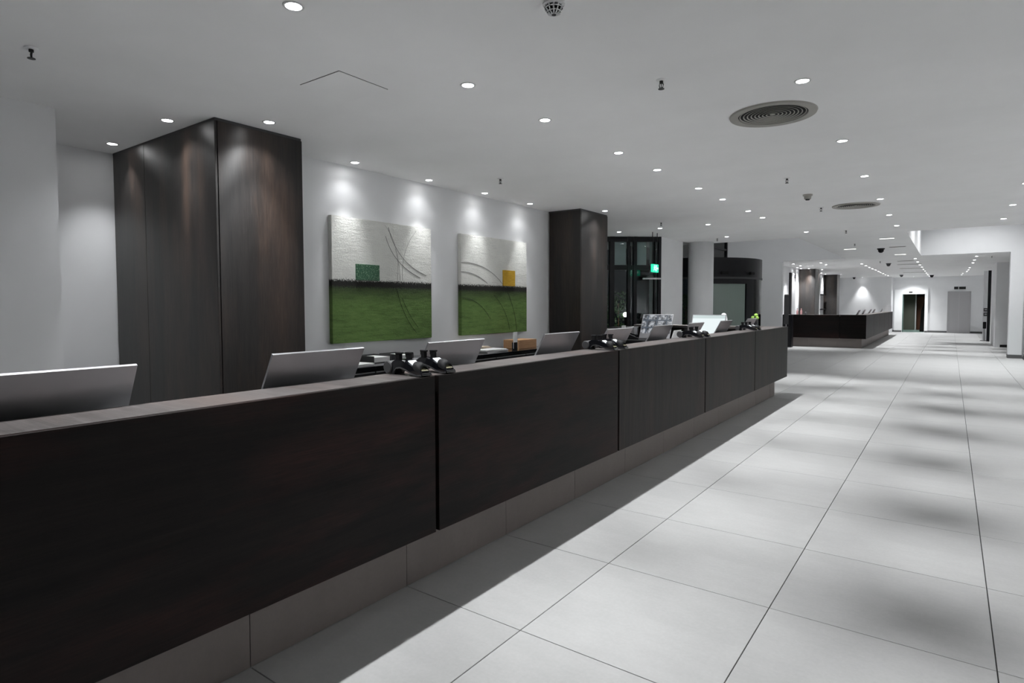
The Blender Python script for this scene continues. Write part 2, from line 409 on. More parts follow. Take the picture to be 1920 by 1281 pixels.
# tiled plinth, joints in line with the floor
ys = [-4.1]+[rowY(i) for i in range(-6, 10)]+[10.64]
for a, b_ in zip(ys[:-1], ys[1:]):
    if b_-a < 0.05: continue
    L(G().box(XB-0.02, XB, a+0.002, b_-0.002, 0, ZB+0.006)).build('plinth_tile', 'plinth', ctr)
# return at the far end
L(G().box(-4.85, XP-0.032, 10.58, 10.90, ZT-0.04, ZT-0.0005)).build('return_top', 'wood_top_sheen', ctr, bevel=0.002, seg=1)
L(G().box(-4.85, XP-0.032, 10.875, 10.90, ZB, ZT-0.042)).build('return_panel', 'wood_front_x', ctr, bevel=0.002, seg=1)
L(G().box(-4.85, -2.50, 10.58, 10.60, ZB, ZT-0.042)).build('return_panel', 'wood_front_x', ctr, bevel=0.002, seg=1)
L(G().box(-4.75, XB-0.021, 10.61, 10.64, 0, ZB)).build('return_plinth', 'plinth', ctr)
# clerk side worktop
wt = thing('worktop', 'continuous worktop, made pale for bounce light, behind the raised counter front', 'worktop', (-2.95, 3, 0.84))
G().box(-0.42, 0.44, -7.1, 7.35, -0.03, 0).build('top', 'bounce_laminate', wt, bevel=0.003, seg=1)
for y in (-6.5, -4.3, -2.1, 0.1, 2.3, 4.5, 6.7):
    G().box(-0.36, 0.40, y-0.012, y+0.012, -0.84, -0.03).build('side_panel', 'plasticm', wt)
rd = thing('return_desk', 'dark desk across the end of the counter holding monitors', 'desk', (-3.95, 9.75, 0))
G().box(-0.95, 0.545, -0.5, 0.80, 0.87, 0.90).build('top', 'plasticm', rd, bevel=0.003, seg=1)
for x in (-0.90, 0.40): G().box(x, x+0.03, -0.42, 0.72, 0, 0.87).build('side_panel', 'plasticm', rd)
G().box(-0.87, 0.40, -0.40, -0.38, 0.3, 0.87).build('front_panel', 'wood_front_x', rd)

# ------------------------------------------------------------------ credenza on the left wall
cz = thing('credenza', 'low dark credenza under the paintings against the wall', 'cabinet', (-4.797, 5.2, 0))
G().box(-0.285, 0.27, -1.94, 1.94, 0.0, 0.895).build('body', 'plasticm', cz)
G().box(-0.30, 0.31, -1.98, 1.98, 0.897, 0.93).build('top', 'plastic', cz, bevel=0.002, seg=1)
for k in range(6):
    y = -1.92+k*0.64
    for z0, z1 in ((0.60, 0.88), (0.30, 0.58), (0.06, 0.28)):
        d = G().box(0.272, 0.292, y+0.005, y+0.635, z0, z1).build('drawer', 'plasticm', cz)
        G().box(0.292, 0.300, y+0.01, y+0.63, z1-0.014, z1-0.004).build('handle', 'silver', d)

# ------------------------------------------------------------------ monitors (all-in-one computers)
screens = {}
def make_monitor(label, screen, loc, rz, group='tilted monitors on the reception counter', lean=28.6, clean=None):
    t = thing('monitor', label, 'monitor', loc, rz, group)
    a = math.radians(lean); W2 = 0.265
    zt = 0.452; L_ = 0.43
    ux, uz = math.sin(a), math.cos(a)                       # up the screen
    nx, nz = math.cos(a), -math.sin(a)                      # out of the back
    top = Vector((0.10, 0, zt)); bot = top-Vector((ux, 0, uz))*L_
    def pt(s_, d, y): return (bot.x+ux*s_+nx*d, y, bot.z+uz*s_+nz*d)
    g_ = G()
    rows = [(0.0, 0.006), (0.06, 0.030), (0.14, 0.034), (0.26, 0.022), (0.38, 0.010), (L_, 0.006)]
    ny = 9; vs_ = []; fs = []
    for s_, d in rows:
        for k in range(ny):
            y = -W2+2*W2*k/(ny-1); f_ = max(0, 1-(abs(y)/W2)**3.0); vs_.append(pt(s_, 0.006+(d-0.006)*f_, y))
    for s_, d in rows:
        for k in range(ny): vs_.append(pt(s_, -0.006, -W2+2*W2*k/(ny-1)))
    R_ = len(rows)
    for q in range(2):
        for r_ in range(R_-1):
            for k in range(ny-1):
                o_ = q*R_*ny+r_*ny+k; f_ = (o_, o_+1, o_+ny+1, o_+ny); fs.append(f_ if q else f_[::-1])
    B = R_*ny
    for k in range(ny-1):
        fs.append((k, k+1, B+k+1, B+k)); o_ = (R_-1)*ny+k; fs.append((o_+1, o_, B+o_, B+o_+1))
    for r_ in range(R_-1):
        for k in (0, ny-1):
            o_ = r_*ny+k; fs.append((o_, B+o_, B+o_+ny, o_+ny))
    g_.add(vs_, fs).build('housing', 'alu', t, smooth=True)
    e = 0.012
    gs = G().add([pt(0.085, -0.0068, -W2+e), pt(0.085, -0.0068, W2-e), pt(L_-e, -0.0068, W2-e), pt(L_-e, -0.0068, -W2+e),
                  pt(0.085, -0.0060, -W2+e), pt(0.085, -0.0060, W2-e), pt(L_-e, -0.0060, W2-e), pt(L_-e, -0.0060, -W2+e)],
                 [(0, 1, 2, 3), (7, 6, 5, 4), (0, 4, 5, 1), (1, 5, 6, 2), (2, 6, 7, 3), (3, 7, 4, 0)])
    so = gs.build('screen', screen, t)
    # stand: bent metal foot
    c_ = pt(0.12, 0.028, 0)
    G().prism([(c_[0]-0.03, c_[2]), (c_[0]+0.0, c_[2]+0.02), (0.085, 0.012), (0.085, 0.0), (-0.13, 0.0), (-0.13, 0.006), (0.06, 0.008)], -0.09, 0.09).build('stand', 'alu', t)
    return t
M['screen_dark'] = mat('screen_dark', (0.004, 0.004, 0.005), 0.12)
M['screen_white'] = mat('screen_white', (0.02, 0.02, 0.02), 0.3, emit=(0.86, 0.95, 0.96), estr=0.95)
sw = M['screen_white']; nt, b = nodes(sw)           # page with faint lines
mp = mapped(nt, (1, 1, 1)); sx = nt.nodes.new('ShaderNodeSeparateXYZ'); nt.links.new(mp.outputs[0], sx.inputs[0])
mt_ = nt.nodes.new('ShaderNodeMath'); mt_.operation = 'GREATER_THAN'; mt_.inputs[1].default_value = 0.395; nt.links.new(sx.outputs[2], mt_.inputs[0])
r = ramp(nt, mt_.outputs[0], [(0.0, (0.86, 0.95, 0.96)), (1.0, (0.62, 0.72, 0.72))]); nt.links.new(r.outputs[0], b.inputs['Emission Color'])
# screen with a grid of six pictures
M['screen_pics'] = mat('screen_pictures', (0.02, 0.02, 0.02), 0.3, emit=(0.3, 0.33, 0.38), estr=0.8)
nt, b = nodes(M['screen_pics'])
tc = nt.nodes.new('ShaderNodeTexCoord'); mp = nt.nodes.new('ShaderNodeMapping')
mp.inputs['Rotation'].default_value = (0, 0, 0); nt.links.new(tc.outputs['Object'], mp.inputs[0])
sx = nt.nodes.new('ShaderNodeSeparateXYZ'); nt.links.new(mp.outputs[0], sx.inputs[0])
cb = nt.nodes.new('ShaderNodeCombineXYZ'); nt.links.new(sx.outputs[1], cb.inputs[0]); nt.links.new(sx.outputs[2], cb.inputs[1])
bk = nt.nodes.new('ShaderNodeTexBrick'); bk.offset = 0; bk.inputs['Scale'].default_value = 1
bk.inputs['Brick Width'].default_value = 0.167; bk.inputs['Row Height'].default_value = 0.118; bk.inputs['Mortar Size'].default_value = 0.012
bk.inputs['Color1'].default_value = (1, 1, 1, 1); bk.inputs['Color2'].default_value = (1, 1, 1, 1); bk.inputs['Mortar'].default_value = (0, 0, 0, 1)
nt.links.new(cb.outputs[0], bk.inputs[0])
n = noise(nt, mp, 16, 3); rn = ramp(nt, n.outputs[0], [(0.42, (0.04, 0.045, 0.055)), (0.62, (0.55, 0.58, 0.62))])
bg = nt.nodes.new('ShaderNodeRGB'); bg.outputs[0].default_value = (0.09, 0.11, 0.14, 1)
col_ = mix(nt, bg.outputs[0], rn.outputs[0], 0.5, f=bk.outputs[0])
nt.links.new(col_, b.inputs['Emission Color'])

MX = -2.595; MZ = 0.845
mon = [(0.735, 'tilted silver monitor cut by the left edge of the frame'),
       (1.83, 'tilted silver monitor in front of the large dark pillar'),
       (2.845, 'tilted silver monitor just beyond the first pair of card terminals'),
       (4.11, 'tilted silver monitor beside the cardboard box, before the second terminals'),
       (5.145, 'tilted silver monitor right behind the second pair of card terminals'),
       (6.20, 'tilted silver monitor in front of the picture grid screen'),
       (7.25, 'tilted silver monitor behind the third pair of card terminals'),
       (8.47, 'tilted silver monitor directly left of the fourth pair of terminals')]
for y, lab in mon: make_monitor(lab, 'screen_dark', (MX, y, MZ), 0)
def back_monitor(lab, scr, x, y, z):
    return make_monitor(lab, scr, (x, y, z), PI/2, 'monitors facing the clerks at the counter end', lean=24)
back_monitor('monitor with its screen showing a grid of pictures', 'screen_pics', -3.93, 9.43, 0.905)
back_monitor('monitor with a bright white screen', 'screen_white', -3.08, 9.43, 0.905)
make_monitor('dark monitor in front of the lime green flowers', 'screen_dark', (-2.62, 9.88, 0.845), 0)

# ------------------------------------------------------------------ card terminals
def terminal(label, x, y, rz):
    """length runs from the roll end (-x) to the keypad tip (+x)"""
    t = thing('card_terminal', label, 'card terminal', (x, y, ZT), rz, 'card terminals on the counter joints')
    prof = [(-0.105, 0.004), (-0.115, 0.035), (-0.100, 0.068), (-0.070, 0.082), (-0.02, 0.080), (0.04, 0.064), (0.09, 0.040), (0.125, 0.028), (0.145, 0.016),
            (0.140, 0.004), (0.10, 0.002), (0.06, 0.010), (0.01, 0.028), (-0.035, 0.036), (-0.060, 0.030), (-0.072, 0.014), (-0.076, 0.0), (-0.100, 0.0)]
    G().prism(prof, -0.036, 0.036).build('body', 'plastic', t, bevel=0.006, seg=2, smooth=True)
    # pale side band following the arched underside
    arc = [(0.140, 0.012), (0.10, 0.010), (0.06, 0.018), (0.01, 0.036), (-0.03, 0.045), (-0.062, 0.040), (-0.08, 0.024)]
    for sgn in (-1, 1):
        g_ = G()
        pts = arc; lo = [(p[0], p[1]-0.007) for p in arc]
        g_.prism(pts+lo[::-1], sgn*0.0362, sgn*0.0385)
        g_.build('side_band', 'greyplastic', t)
    G().lathe([(0.0, -0.045), (0.030, -0.045), (0.035, -0.040), (0.035, 0.040), (0.030, 0.045), (0.0, 0.045)], 24, (-0.128, 0, 0.038), 'Y').build('paper_roll_cover', 'greyplastic', t, smooth=True)
    # display: sloped with the top face
    s = math.atan2(0.064-0.040, 0.05)
    R_ = Matrix.Translation((0.050, 0, 0.066)) @ Matrix.Rotation(s+0.03, 4, 'Y')
    G().box(-0.030, 0.024, -0.026, 0.026, -0.004, 0.0015).xf(R_).build('display', 'display', t, bevel=0.001, seg=1)
    # keypad with single keys
    R2 = Matrix.Translation((0.112, 0, 0.037)) @ Matrix.Rotation(0.38, 4, 'Y')
    kp = G().box(-0.022, 0.024, -0.026, 0.026, -0.006, 0.001).xf(R2).build('keypad', 'plasticm', t)
    gk = G()
    for i in range(4):
        for j in range(3): gk.box(-0.018+i*0.0105, -0.018+i*0.0105+0.008, -0.022+j*0.0155, -0.022+j*0.0155+0.012, 0.001, 0.004)
    tag(gk.xf(R2).build('key', 'keys', kp), 'pale gold keys', kind='stuff')
    # privacy hood: half dome over the keypad
    pr_ = [(0.040*math.cos(a_), 0.040*math.sin(a_)) for a_ in [PI*i/10 for i in range(11)]]
    vs_ = []; fs = []
    for u_, sc2, zz in ((0.060, 0.72, 0.046), (0.085, 0.98, 0.036), (0.112, 1.0, 0.026), (0.128, 0.80, 0.022)):
        for th in (1.0, 0.90):
            for q in pr_: vs_.append((u_+0.008*q[1]/0.04*(-1 if u_ > 0.12 else 0), q[0]*sc2*th, zz+q[1]*sc2*1.05*th))
    n_ = 11
    for k in range(3):
        for i in range(10):
            a_ = k*2*n_+i; fs.append((a_, a_+1, a_+2*n_+1, a_+2*n_)); a2 = a_+n_; fs.append((a2, a2+2*n_, a2+2*n_+1, a2+1))
    for k in (0, 3):
        for i in range(10):
            a_ = k*2*n_+i; fs.append((a_, a_+n_, a_+n_+1, a_+1))
    for k in range(3):
        for i in (0, 10):
            a_ = k*2*n_+i; fs.append((a_, a_+2*n_, a_+3*n_, a_+n_))
    G().add(vs_, fs).build('privacy_hood', 'plasticm', t, smooth=True)
    # two upright holders on the back
    for yy, dx in ((-0.014, -0.062), (0.020, -0.020)):
        G().box(dx-0.014, dx+0.014, yy-0.012, yy+0.012, 0.074, 0.112).box(dx-0.020, dx+0.020, yy-0.014, yy+0.014, 0.112, 0.122)\
           .box(dx-0.018, dx-0.010, yy-0.013, yy+0.013, 0.095, 0.114).build('holder', 'plasticm', t, bevel=0.002, seg=1)
    G().box(-0.075, 0.0, -0.006, 0.030, 0.066, 0.083).build('holder_base', 'plastic', t, bevel=0.002, seg=1)
    return t
names = ['first', 'second', 'third', 'fourth']
for i, y in enumerate((2.37, 4.58, 6.76, 9.05)):
    rz = (-0.06, -0.04, -0.03, 0.0)[i]
    terminal('black card terminal, nearer one of the %s pair along the counter' % names[i], -2.352, y-0.09, rz)
    terminal('black card terminal, farther one of the %s pair along the counter' % names[i], -2.352, y+0.10, rz)

# ------------------------------------------------------------------ paintings
def art_material(name, white, green, seedv):
    mt = mat(name, white, 0.75); nt, b = nodes(mt)
    mp = mapped(nt, (1, 1, 1)); n1 = noise(nt, mp, 5.5, 8, 0.7); mpw = mapped(nt, (1, 1.2, 7)); n2 = noise(nt, mpw, 3.2, 8, 0.75); nf = noise(nt, mp, 60, 5, 0.75)
    sx = nt.nodes.new('ShaderNodeSeparateXYZ'); tc = nt.nodes.new('ShaderNodeTexCoord'); nt.links.new(tc.outputs['Object'], sx.inputs[0])
    ad = nt.nodes.new('ShaderNodeMath'); ad.operation = 'MULTIPLY_ADD'; ad.inputs[1].default_value = 0.12; nt.links.new(nf.outputs[0], ad.inputs[0]); nt.links.new(sx.outputs[2], ad.inputs[2])
    ad2 = nt.nodes.new('ShaderNodeMath'); ad2.operation = 'MULTIPLY_ADD'; ad2.inputs[1].default_value = 0.03; nt.links.new(n2.outputs[0], ad2.inputs[0]); nt.links.new(ad.outputs[0], ad2.inputs[2])
    z = nt.nodes.new('ShaderNodeMapRange'); z.inputs[1].default_value = 0; z.inputs[2].default_value = 1.3; nt.links.new(ad2.outputs[0], z.inputs[0])
    gr = ramp(nt, n2.outputs[0], [(0.28, tuple(c*0.45 for c in green)), (0.5, green), (0.72, (green[0]*1.5, green[1]*1.3, green[2]*1.5))])
    wh = ramp(nt, n1.outputs[0], [(0.25, tuple(c*0.90 for c in white)), (0.6, white)])
    bl = nt.nodes.new('ShaderNodeRGB'); bl.outputs[0].default_value = (0.012, 0.012, 0.010, 1)
    k = 1.3
    f1 = ramp(nt, z.outputs[0], [(0.36, (0, 0, 0)), (0.50, (0.75,)*3), ])
    gd = mix(nt, gr.outputs[0], bl.outputs[0], 0.5, f=f1.outputs[0])
    f2 = ramp(nt, z.outputs[0], [(0.495, (0, 0, 0)), (0.512, (1, 1, 1))])
    gd2 = mix(nt, gd, bl.outputs[0], 0.5, f=f2.outputs[0])
    f3 = ramp(nt, z.outputs[0], [(0.553, (0, 0, 0)), (0.570, (1, 1, 1))])
    c = mix(nt, gd2, wh.outputs[0], 0.5, f=f3.outputs[0])
    nt.links.new(c, b.inputs['Base Color'])
    bump(nt, b, mix(nt, n2.outputs[0], nf.outputs[0], 0.4), 0.9, 0.012)
    return mt
M['art'] = art_material('canvas_paint', (0.76, 0.76, 0.72), (0.125, 0.225, 0.055), 1)
M['greensq'] = mat('speckled_green_paint', (0.05, 0.16, 0.08), 0.6)
nt, b = nodes(M['greensq']); mp = mapped(nt, (1, 1, 1)); n = noise(nt, mp, 70, 4, 0.7)
r = ramp(nt, n.outputs[0], [(0.42, (0.03, 0.10, 0.055)), (0.56, (0.05, 0.15, 0.08)), (0.64, (0.30, 0.42, 0.30))]); nt.links.new(r.outputs[0], b.inputs['Base Color']); bump(nt, b, n.outputs[0], 0.5, 0.01)
M['yellowsq'] = mat('yellow_paint', (0.55, 0.32, 0.02), 0.6)
nt, b = nodes(M['yellowsq']); mp = mapped(nt, (3, 3, 30)); n = noise(nt, mp, 4, 4, 0.7)
r = ramp(nt, n.outputs[0], [(0.35, (0.46, 0.26, 0.012)), (0.65, (0.62, 0.38, 0.03))]); nt.links.new(r.outputs[0], b.inputs['Base Color'])
M['scratch'] = mat('drawn_line', (0.03, 0.03, 0.03), 0.7)
M['scratch_light'] = mat('drawn_line_pale', (0.30, 0.30, 0.29), 0.7)
AX = -5.046
def arcpts(p0, p1, p2, n_=18):
    out = []
    for i in range(n_+1):
        t = i/n_; out.append(tuple(p0[k]*(1-t)**2+2*p1[k]*t*(1-t)+p2[k]*t*t for k in range(2)))
    return out
def painting(label, y0, y1, z0, z1, sq, sqmat, sqlab, lines):
    t = thing('painting', label, 'painting', (AX, (y0+y1)/2, z0))
    hy = (y1-y0)/2; hz = z1-z0
    G().box(-0.052, 0, -hy, hy, 0, hz).build('canvas', 'art', t, bevel=0.004, seg=2)
    a, b_, c_, d = sq
    tag(G().box(-0.004, 0.012, a-(y0+y1)/2, b_-(y0+y1)/2, c_-z0, d-z0).build('colour_block', sqmat, t, bevel=0.003, seg=1), sqlab)
    for p0, p1, p2, rr_, mm in lines:
        pts = [(0.0015, y-(y0+y1)/2, z-z0) for y, z in arcpts(p0, p1, p2)]
        G().tube(pts, rr_, 5).build('drawn_line', mm, t)
    return t
painting('larger looking nearer abstract painting with a speckled green block', 3.84, 5.28, 1.13, 2.43, (4.14, 4.46, 1.785, 1.955), 'greensq', 'speckled green block',
         [((4.60, 2.38), (4.72, 2.0), (5.19, 1.87), 0.0020, 'scratch'), ((4.56, 2.28), (4.66, 1.98), (5.09, 1.84), 0.0020, 'scratch'),
          ((4.55, 2.40), (4.78, 2.2), (4.73, 1.80), 0.0012, 'scratch_light'), ((5.03, 2.38), (4.78, 2.15), (4.81, 1.80), 0.0012, 'scratch_light'),
          ((4.70, 2.15), (4.76, 2.05), (4.77, 1.80), 0.0012, 'scratch_light'),
          ((4.72, 1.70), (4.80, 1.40), (5.02, 1.20), 0.0016, 'scratch'), ((4.80, 1.60), (4.90, 1.40), (5.05, 1.26), 0.0016, 'scratch')])
painting('farther abstract painting with a yellow block', 5.82, 7.29, 1.13, 2.43, (6.70, 6.985, 1.785, 2.005), 'yellowsq', 'mustard yellow block',
         [((5.82, 2.065), (6.35, 2.10), (6.72, 1.79), 0.0020, 'scratch'), ((5.82, 1.945), (6.10, 1.96), (6.36, 1.81), 0.0018, 'scratch'),
          ((6.80, 1.72), (7.0, 1.45), (7.03, 1.15), 0.0020, 'scratch'), ((5.84, 1.62), (6.2, 1.60), (6.42, 1.33), 0.0018, 'scratch'),
          ((6.50, 1.66), (6.80, 1.45), (6.86, 1.17), 0.0018, 'scratch')])

# ------------------------------------------------------------------ things on the credenza
ZC = 0.931
bx = thing('cardboard_box', 'small brown cardboard box on the credenza below the yellow block', 'box', (-4.77, 6.72, ZC))
G().box(-0.13, 0.13, -0.20, 0.22, 0, 0.115).build('body', 'cardboard', bx, bevel=0.003, seg=1)
G().box(-0.129, 0.129, -0.198, 0.0, 0.1155, 0.118).box(-0.129, 0.129, 0.004, 0.218, 0.1155, 0.118).build('flap', 'cardboard', bx)
c1 = thing('display_card', 'white card standing in a dark holder before the cardboard box', 'card', (-4.60, 6.38, ZC))
G().box(-0.004, 0.004, -0.055, 0.055, 0.02, 0.235).xf(Matrix.Rotation(0.15, 4, 'Z')).build('card', 'paper', c1)
G().box(-0.02, 0.02, -0.05, 0.02, 0, 0.10).build('holder', 'plasticm', c1, bevel=0.002, seg=1)
def sheets(label, x, y, w_, d_, n_, rz, mat_='paper'):
    t = thing('paper_stack', label, 'papers', (x, y, ZC), rz)
    for i in range(n_):
        q = G().box(-w_/2, w_/2, -d_/2, d_/2, i*0.008, i*0.008+0.007).build('sheet', mat_, t)
        q.rotation_euler = (0, 0, random.uniform(-0.12, 0.12)); q.location = (random.uniform(-.01, .01), random.uniform(-.01, .01), 0)
    return t
sheets('low stack of white papers on the credenza left of the cardboard box', -4.70, 6.00, 0.22, 0.42, 4, 0.05)
sheets('cream folders on the credenza against the wall', -4.97, 6.00, 0.16, 0.46, 6, 0.0, 'cream')
tent = G().add([(-.05, -.1, 0), (.05, -.1, 0), (.05, .1, 0), (-.05, .1, 0), (0, -.02, .075), (0, .02, .075)], [(0, 3, 2, 1), (0, 1, 4), (1, 2, 5, 4), (2, 3, 5), (3, 0, 4, 5)]).build('paper_tent', 'paper')
tent.location = (-4.97, 5.98, ZC+0.049); tag(tent, 'small folded white paper on top of the cream folders', 'papers')
sheets('white papers on the credenza left of the first card terminals', -4.66, 3.80, 0.24, 0.30, 3, 0.05)
for i, (y, lab) in enumerate(((4.20, 'grey white letter tray on the credenza, left of two'), (4.52, 'grey white letter tray on the credenza, right of two'))):
    t = thing('letter_tray', lab, 'letter tray', (-4.85, y, ZC), 0, 'letter trays on the credenza')
    G().box(-0.14, 0.14, -0.12, 0.12, 0, 0.006).box(-0.14, -0.134, -0.12, 0.12, 0.006, 0.07).box(-0.134, 0.14, -0.12, -0.114, 0.006, 0.07).box(-0.134, 0.14, 0.114, 0.12, 0.006, 0.07).build('tray', 'greyplastic', t)
    G().box(-0.12, 0.13, -0.105, 0.105, 0.007, 0.055).build('paper', 'paper', t)

# ------------------------------------------------------------------ things at the counter end
pb = thing('printer', 'white printer with small objects on the return desk beside the pillar', 'printer', (-4.62, 9.55, 0.9))
G().box(-0.24, 0.15, -0.17, 0.17, 0.0, 0.21).build('body', 'white', pb, bevel=0.012, seg=2)
G().box(-0.15, 0.15, -0.178, -0.168, 0.05, 0.09).build('paper_slot', 'plasticm', pb)
G().box(-0.16, 0.02, -0.15, 0.10, 0.21, 0.235).build('paper_tray', 'greyplastic', pb, bevel=0.004, seg=1)
G().cyl((0.09, -0.08, 0.211), 0.038, 0.05, 20).build('roll', 'paper', pb, smooth=True)
sp = thing('metal_pot', 'round silver pot between the printer and the picture grid screen', 'pot', (-4.33, 9.38, 0.9))
G().lathe([(0.0, 0.002), (0.085, 0.0), (0.09, 0.02), (0.100, 0.24), (0.106, 0.245), (0.100, 0.25), (0.092, 0.24), (0.082, 0.03), (0.0, 0.03)], 32).build('bowl', 'silver', sp, smooth=True)
def telephone(label, x, y, z, rz, m1, m2):
    t = thing('telephone', label, 'telephone', (x, y, z), rz, 'desk telephones')
    G().prism([(-0.10, 0), (0.10, 0), (0.10, 0.02), (-0.06, 0.085), (-0.10, 0.085)], -0.09, 0.09).build('body', m1, t, bevel=0.004, seg=1)
    hs = G().prism([(-0.11, 0.05), (-0.11, 0.085), (-0.085, 0.10), (0.06, 0.055), (0.085, 0.06), (0.10, 0.04), (0.09, 0.015), (0.06, 0.015), (0.05, 0.035), (-0.06, 0.07), (-0.07, 0.05)], -0.085, -0.04)
    hs.xf(Matrix.Translation((0, 0, 0.02))).build('handset', m2, t, bevel=0.006, seg=2, smooth=True)
    gk = G(); 
    for i in range(4):
        for j in range(3): gk.xf(Matrix.Identity(4)); gk.box(-0.01+i*0.02, 0.004+i*0.02, -0.015+j*0.028, 0.005+j*0.028, 0.066-i*0.0082, 0.072-i*0.0082)
    tag(gk.build('key', 'silver', t), kind='stuff')
    pts = [(-0.1, -0.06, 0.06)]+[(-0.12+0.012*math.cos(k*1.3), -0.06+k*0.004, 0.05+0.012*math.sin(k*1.3)-k*0.0006) for k in range(40)]
    G().tube(pts, 0.003, 5).build('cord', m2, t)
    return t
telephone('black desk telephone left of the picture grid screen', -3.98, 8.60, 0.985, 0.5, 'plasticm', 'plastic')
std = thing('telephone_shelf', 'low black shelf carrying the telephones behind the counter', 'shelf', (-3.88, 8.62, 0))
G().box(-0.24, 0.48, -0.20, 0.20, 0.955, 0.985).build('top', 'plasticm', std, bevel=0.002, seg=1)
G().box(-0.22, -0.19, -0.18, 0.18, 0, 0.955).box(0.43, 0.46, -0.18, 0.18, 0, 0.955).build('side_panel', 'plasticm', std)
G().box(-0.19, 0.43, -0.19, -0.175, 0.55, 0.955).build('back_panel', 'plasticm', std)
telephone('white desk telephone behind the third pair of card terminals', -3.22, 8.60, 0.841, -0.4, 'white', 'white')
kb = thing('keyboard', 'silver keyboard below the picture grid screen', 'keyboard', (-3.82, 9.30, 0.9), 0)
kb.location = (-3.62, 8.62, 0.986)
G().box(-0.10, 0.12, -0.06, 0.06, 0, 0.012).build('base', 'alu', kb, bevel=0.003, seg=1)
gk = G()
for i in range(4):
    for j in range(8): gk.box(-0.09+j*0.025, -0.09+j*0.025+0.021, -0.05+i*0.026, -0.05+i*0.026+0.022, 0.012, 0.017)
tag(gk.build('key', 'white', kb), kind='stuff')
ps = thing('document_holder', 'white sheets in a holder left of the third pair of terminals', 'papers', (-3.05, 8.45, 0.9))
ps.location = (-3.05, 7.9, 0.841)
G().prism([(-0.05, 0.0), (0.07, 0.0), (0.07, 0.01), (-0.03, 0.012)], -0.12, 0.12).build('foot', 'plasticm', ps)
G().prism([(-0.04, 0.012), (-0.025, 0.012), (0.075, 0.33), (0.06, 0.33)], -0.125, 0.125).build('sheet', 'paper', ps)
# flowers and vase on the return
fl = thing('flower_vase', 'dark vase with lime green pompon flowers at the counter end', 'flowers', (-2.69, 10.74, ZT))
G().lathe([(0.0, 0.0), (0.035, 0.0), (0.042, 0.03), (0.030, 0.09), (0.024, 0.10), (0.0, 0.10)], 20).build('vase', 'plastic', fl, smooth=True)
def pompon(c_, r_, s):
    g_ = G(); rnd = random.Random(s)
    g_.ball(c_, r_*0.82, 14, 10)
    n_ = 90
    for i in range(n_):
        z_ = 1-2*(i+.5)/n_; a_ = i*2.39996; q = math.sqrt(1-z_*z_); d = Vector((q*math.cos(a_), q*math.sin(a_), z_))
        u = d.orthogonal().normalized(); v = d.cross(u); base = Vector(c_)+d*r_*0.74; tip = Vector(c_)+d*r_*rnd.uniform(0.96, 1.06)
        e = r_*0.14
        g_.add([base+u*e, base+v*e, base-u*e, base-v*e, tip], [(0, 1, 4), (1, 2, 4), (2, 3, 4), (3, 0, 4)])
    return g_
for k, (dx, dy, dz, r_) in enumerate(((0.01, 0.0, 0.192, 0.034), (-0.045, 0.01, 0.150, 0.030), (0.035, -0.02, 0.148, 0.030))):
    o = pompon((dx, dy, dz), r_, k).build('flower', 'lime', fl, smooth=True)
    G().tube([(0, 0, 0.06), (dx*0.5, dy*0.5, 0.10), (dx, dy, dz-0.02)], 0.003, 5).build('stem', 'leaf', o)
wv = G().lathe([(0.0, 0.0), (0.05, 0.0), (0.062, 0.04), (0.060, 0.12), (0.045, 0.19), (0.028, 0.215), (0.0, 0.225)], 24).build('white_ornament', 'white', smooth=True)
wv.location = (-3.22, 10.74, ZT); tag(wv, 'rounded white ornament at the counter end before the revolving door', 'ornament')  # rounded white ornament for an unclear shape; gives no light

# ------------------------------------------------------------------ lamps in the ceiling
def dl_parts():
    ring = G().lathe([(0.038, 0.0), (0.039, -0.004), (0.049, -0.004), (0.052, 0.0)], 28)
    lens = G().lathe([(0.0, -0.0022), (0.036, -0.0022), (0.038, -0.0005)], 28)
    return ring, lens
proto = None
lights = {}
def spot(power, angle=SPOT_ANGLE, blend=SPOT_BLEND, rad=0.03):
    k = (power, angle, blend, rad)
    if k not in lights:
        l = bpy.data.lights.new('downlight_beam', 'SPOT'); l.energy = power; l.color = LAMP
        l.spot_size = math.radians(angle); l.spot_blend = blend; l.shadow_soft_size = rad
        lights[k] = l
    return lights[k]
M['ringm'] = mat('downlight_ring', (0.55, 0.55, 0.55), 0.4)
_r, _l = dl_parts()
def downlight(x, y, label, group, power, angle=SPOT_ANGLE, blend=SPOT_BLEND, z=H, tilt=(0, 0), rad=0.03, wide=0):
    global proto
    if proto is None:
        proto = thing('downlight', label, 'downlight', (x, y, z), 0, group)
        _r.build('trim_ring', 'ringm', proto, smooth=True); _l.build('lens', 'lens', proto)
        o = proto
    else:
        o = proto.copy(); C.objects.link(o); tag(o, label, 'downlight', group)
        for ch in proto.children:
            if ch.type == 'MESH':
                c = ch.copy(); C.objects.link(c); c.parent = o
        o.location = (x, y, z)
    if power:
        lo = bpy.data.objects.new('beam', spot(power, angle, blend, rad)); C.objects.link(lo)
        lo.parent = o; lo.location = (0, 0, -0.012-rad*0.5); lo.rotation_euler = (tilt[0], tilt[1], 0)
    if wide:
        lo = bpy.data.objects.new('beam', spot(wide, 124, 1.0, rad)); C.objects.link(lo); lo.parent = o; lo.location = (0, 0, -0.012-rad*0.5)
    return o
ORD = ['nearest', 'second nearest', 'third nearest', 'fourth nearest', 'fifth nearest', 'sixth nearest', 'seventh nearest', 'eighth nearest', 'ninth nearest', 'tenth nearest', 'eleventh nearest', 'twelfth nearest']
def row(xs, n_off, group, text, power, **k):
    j = 0
    for i, (x, y) in enumerate(xs):
        if i < n_off: lab = '%s downlight behind the camera, in the %s' % (ORD[n_off-1-i], text)
        else: lab = '%s visible downlight of the %s' % (ORD[j], text); j += 1
        downlight(x, y, lab, group, power, **k)
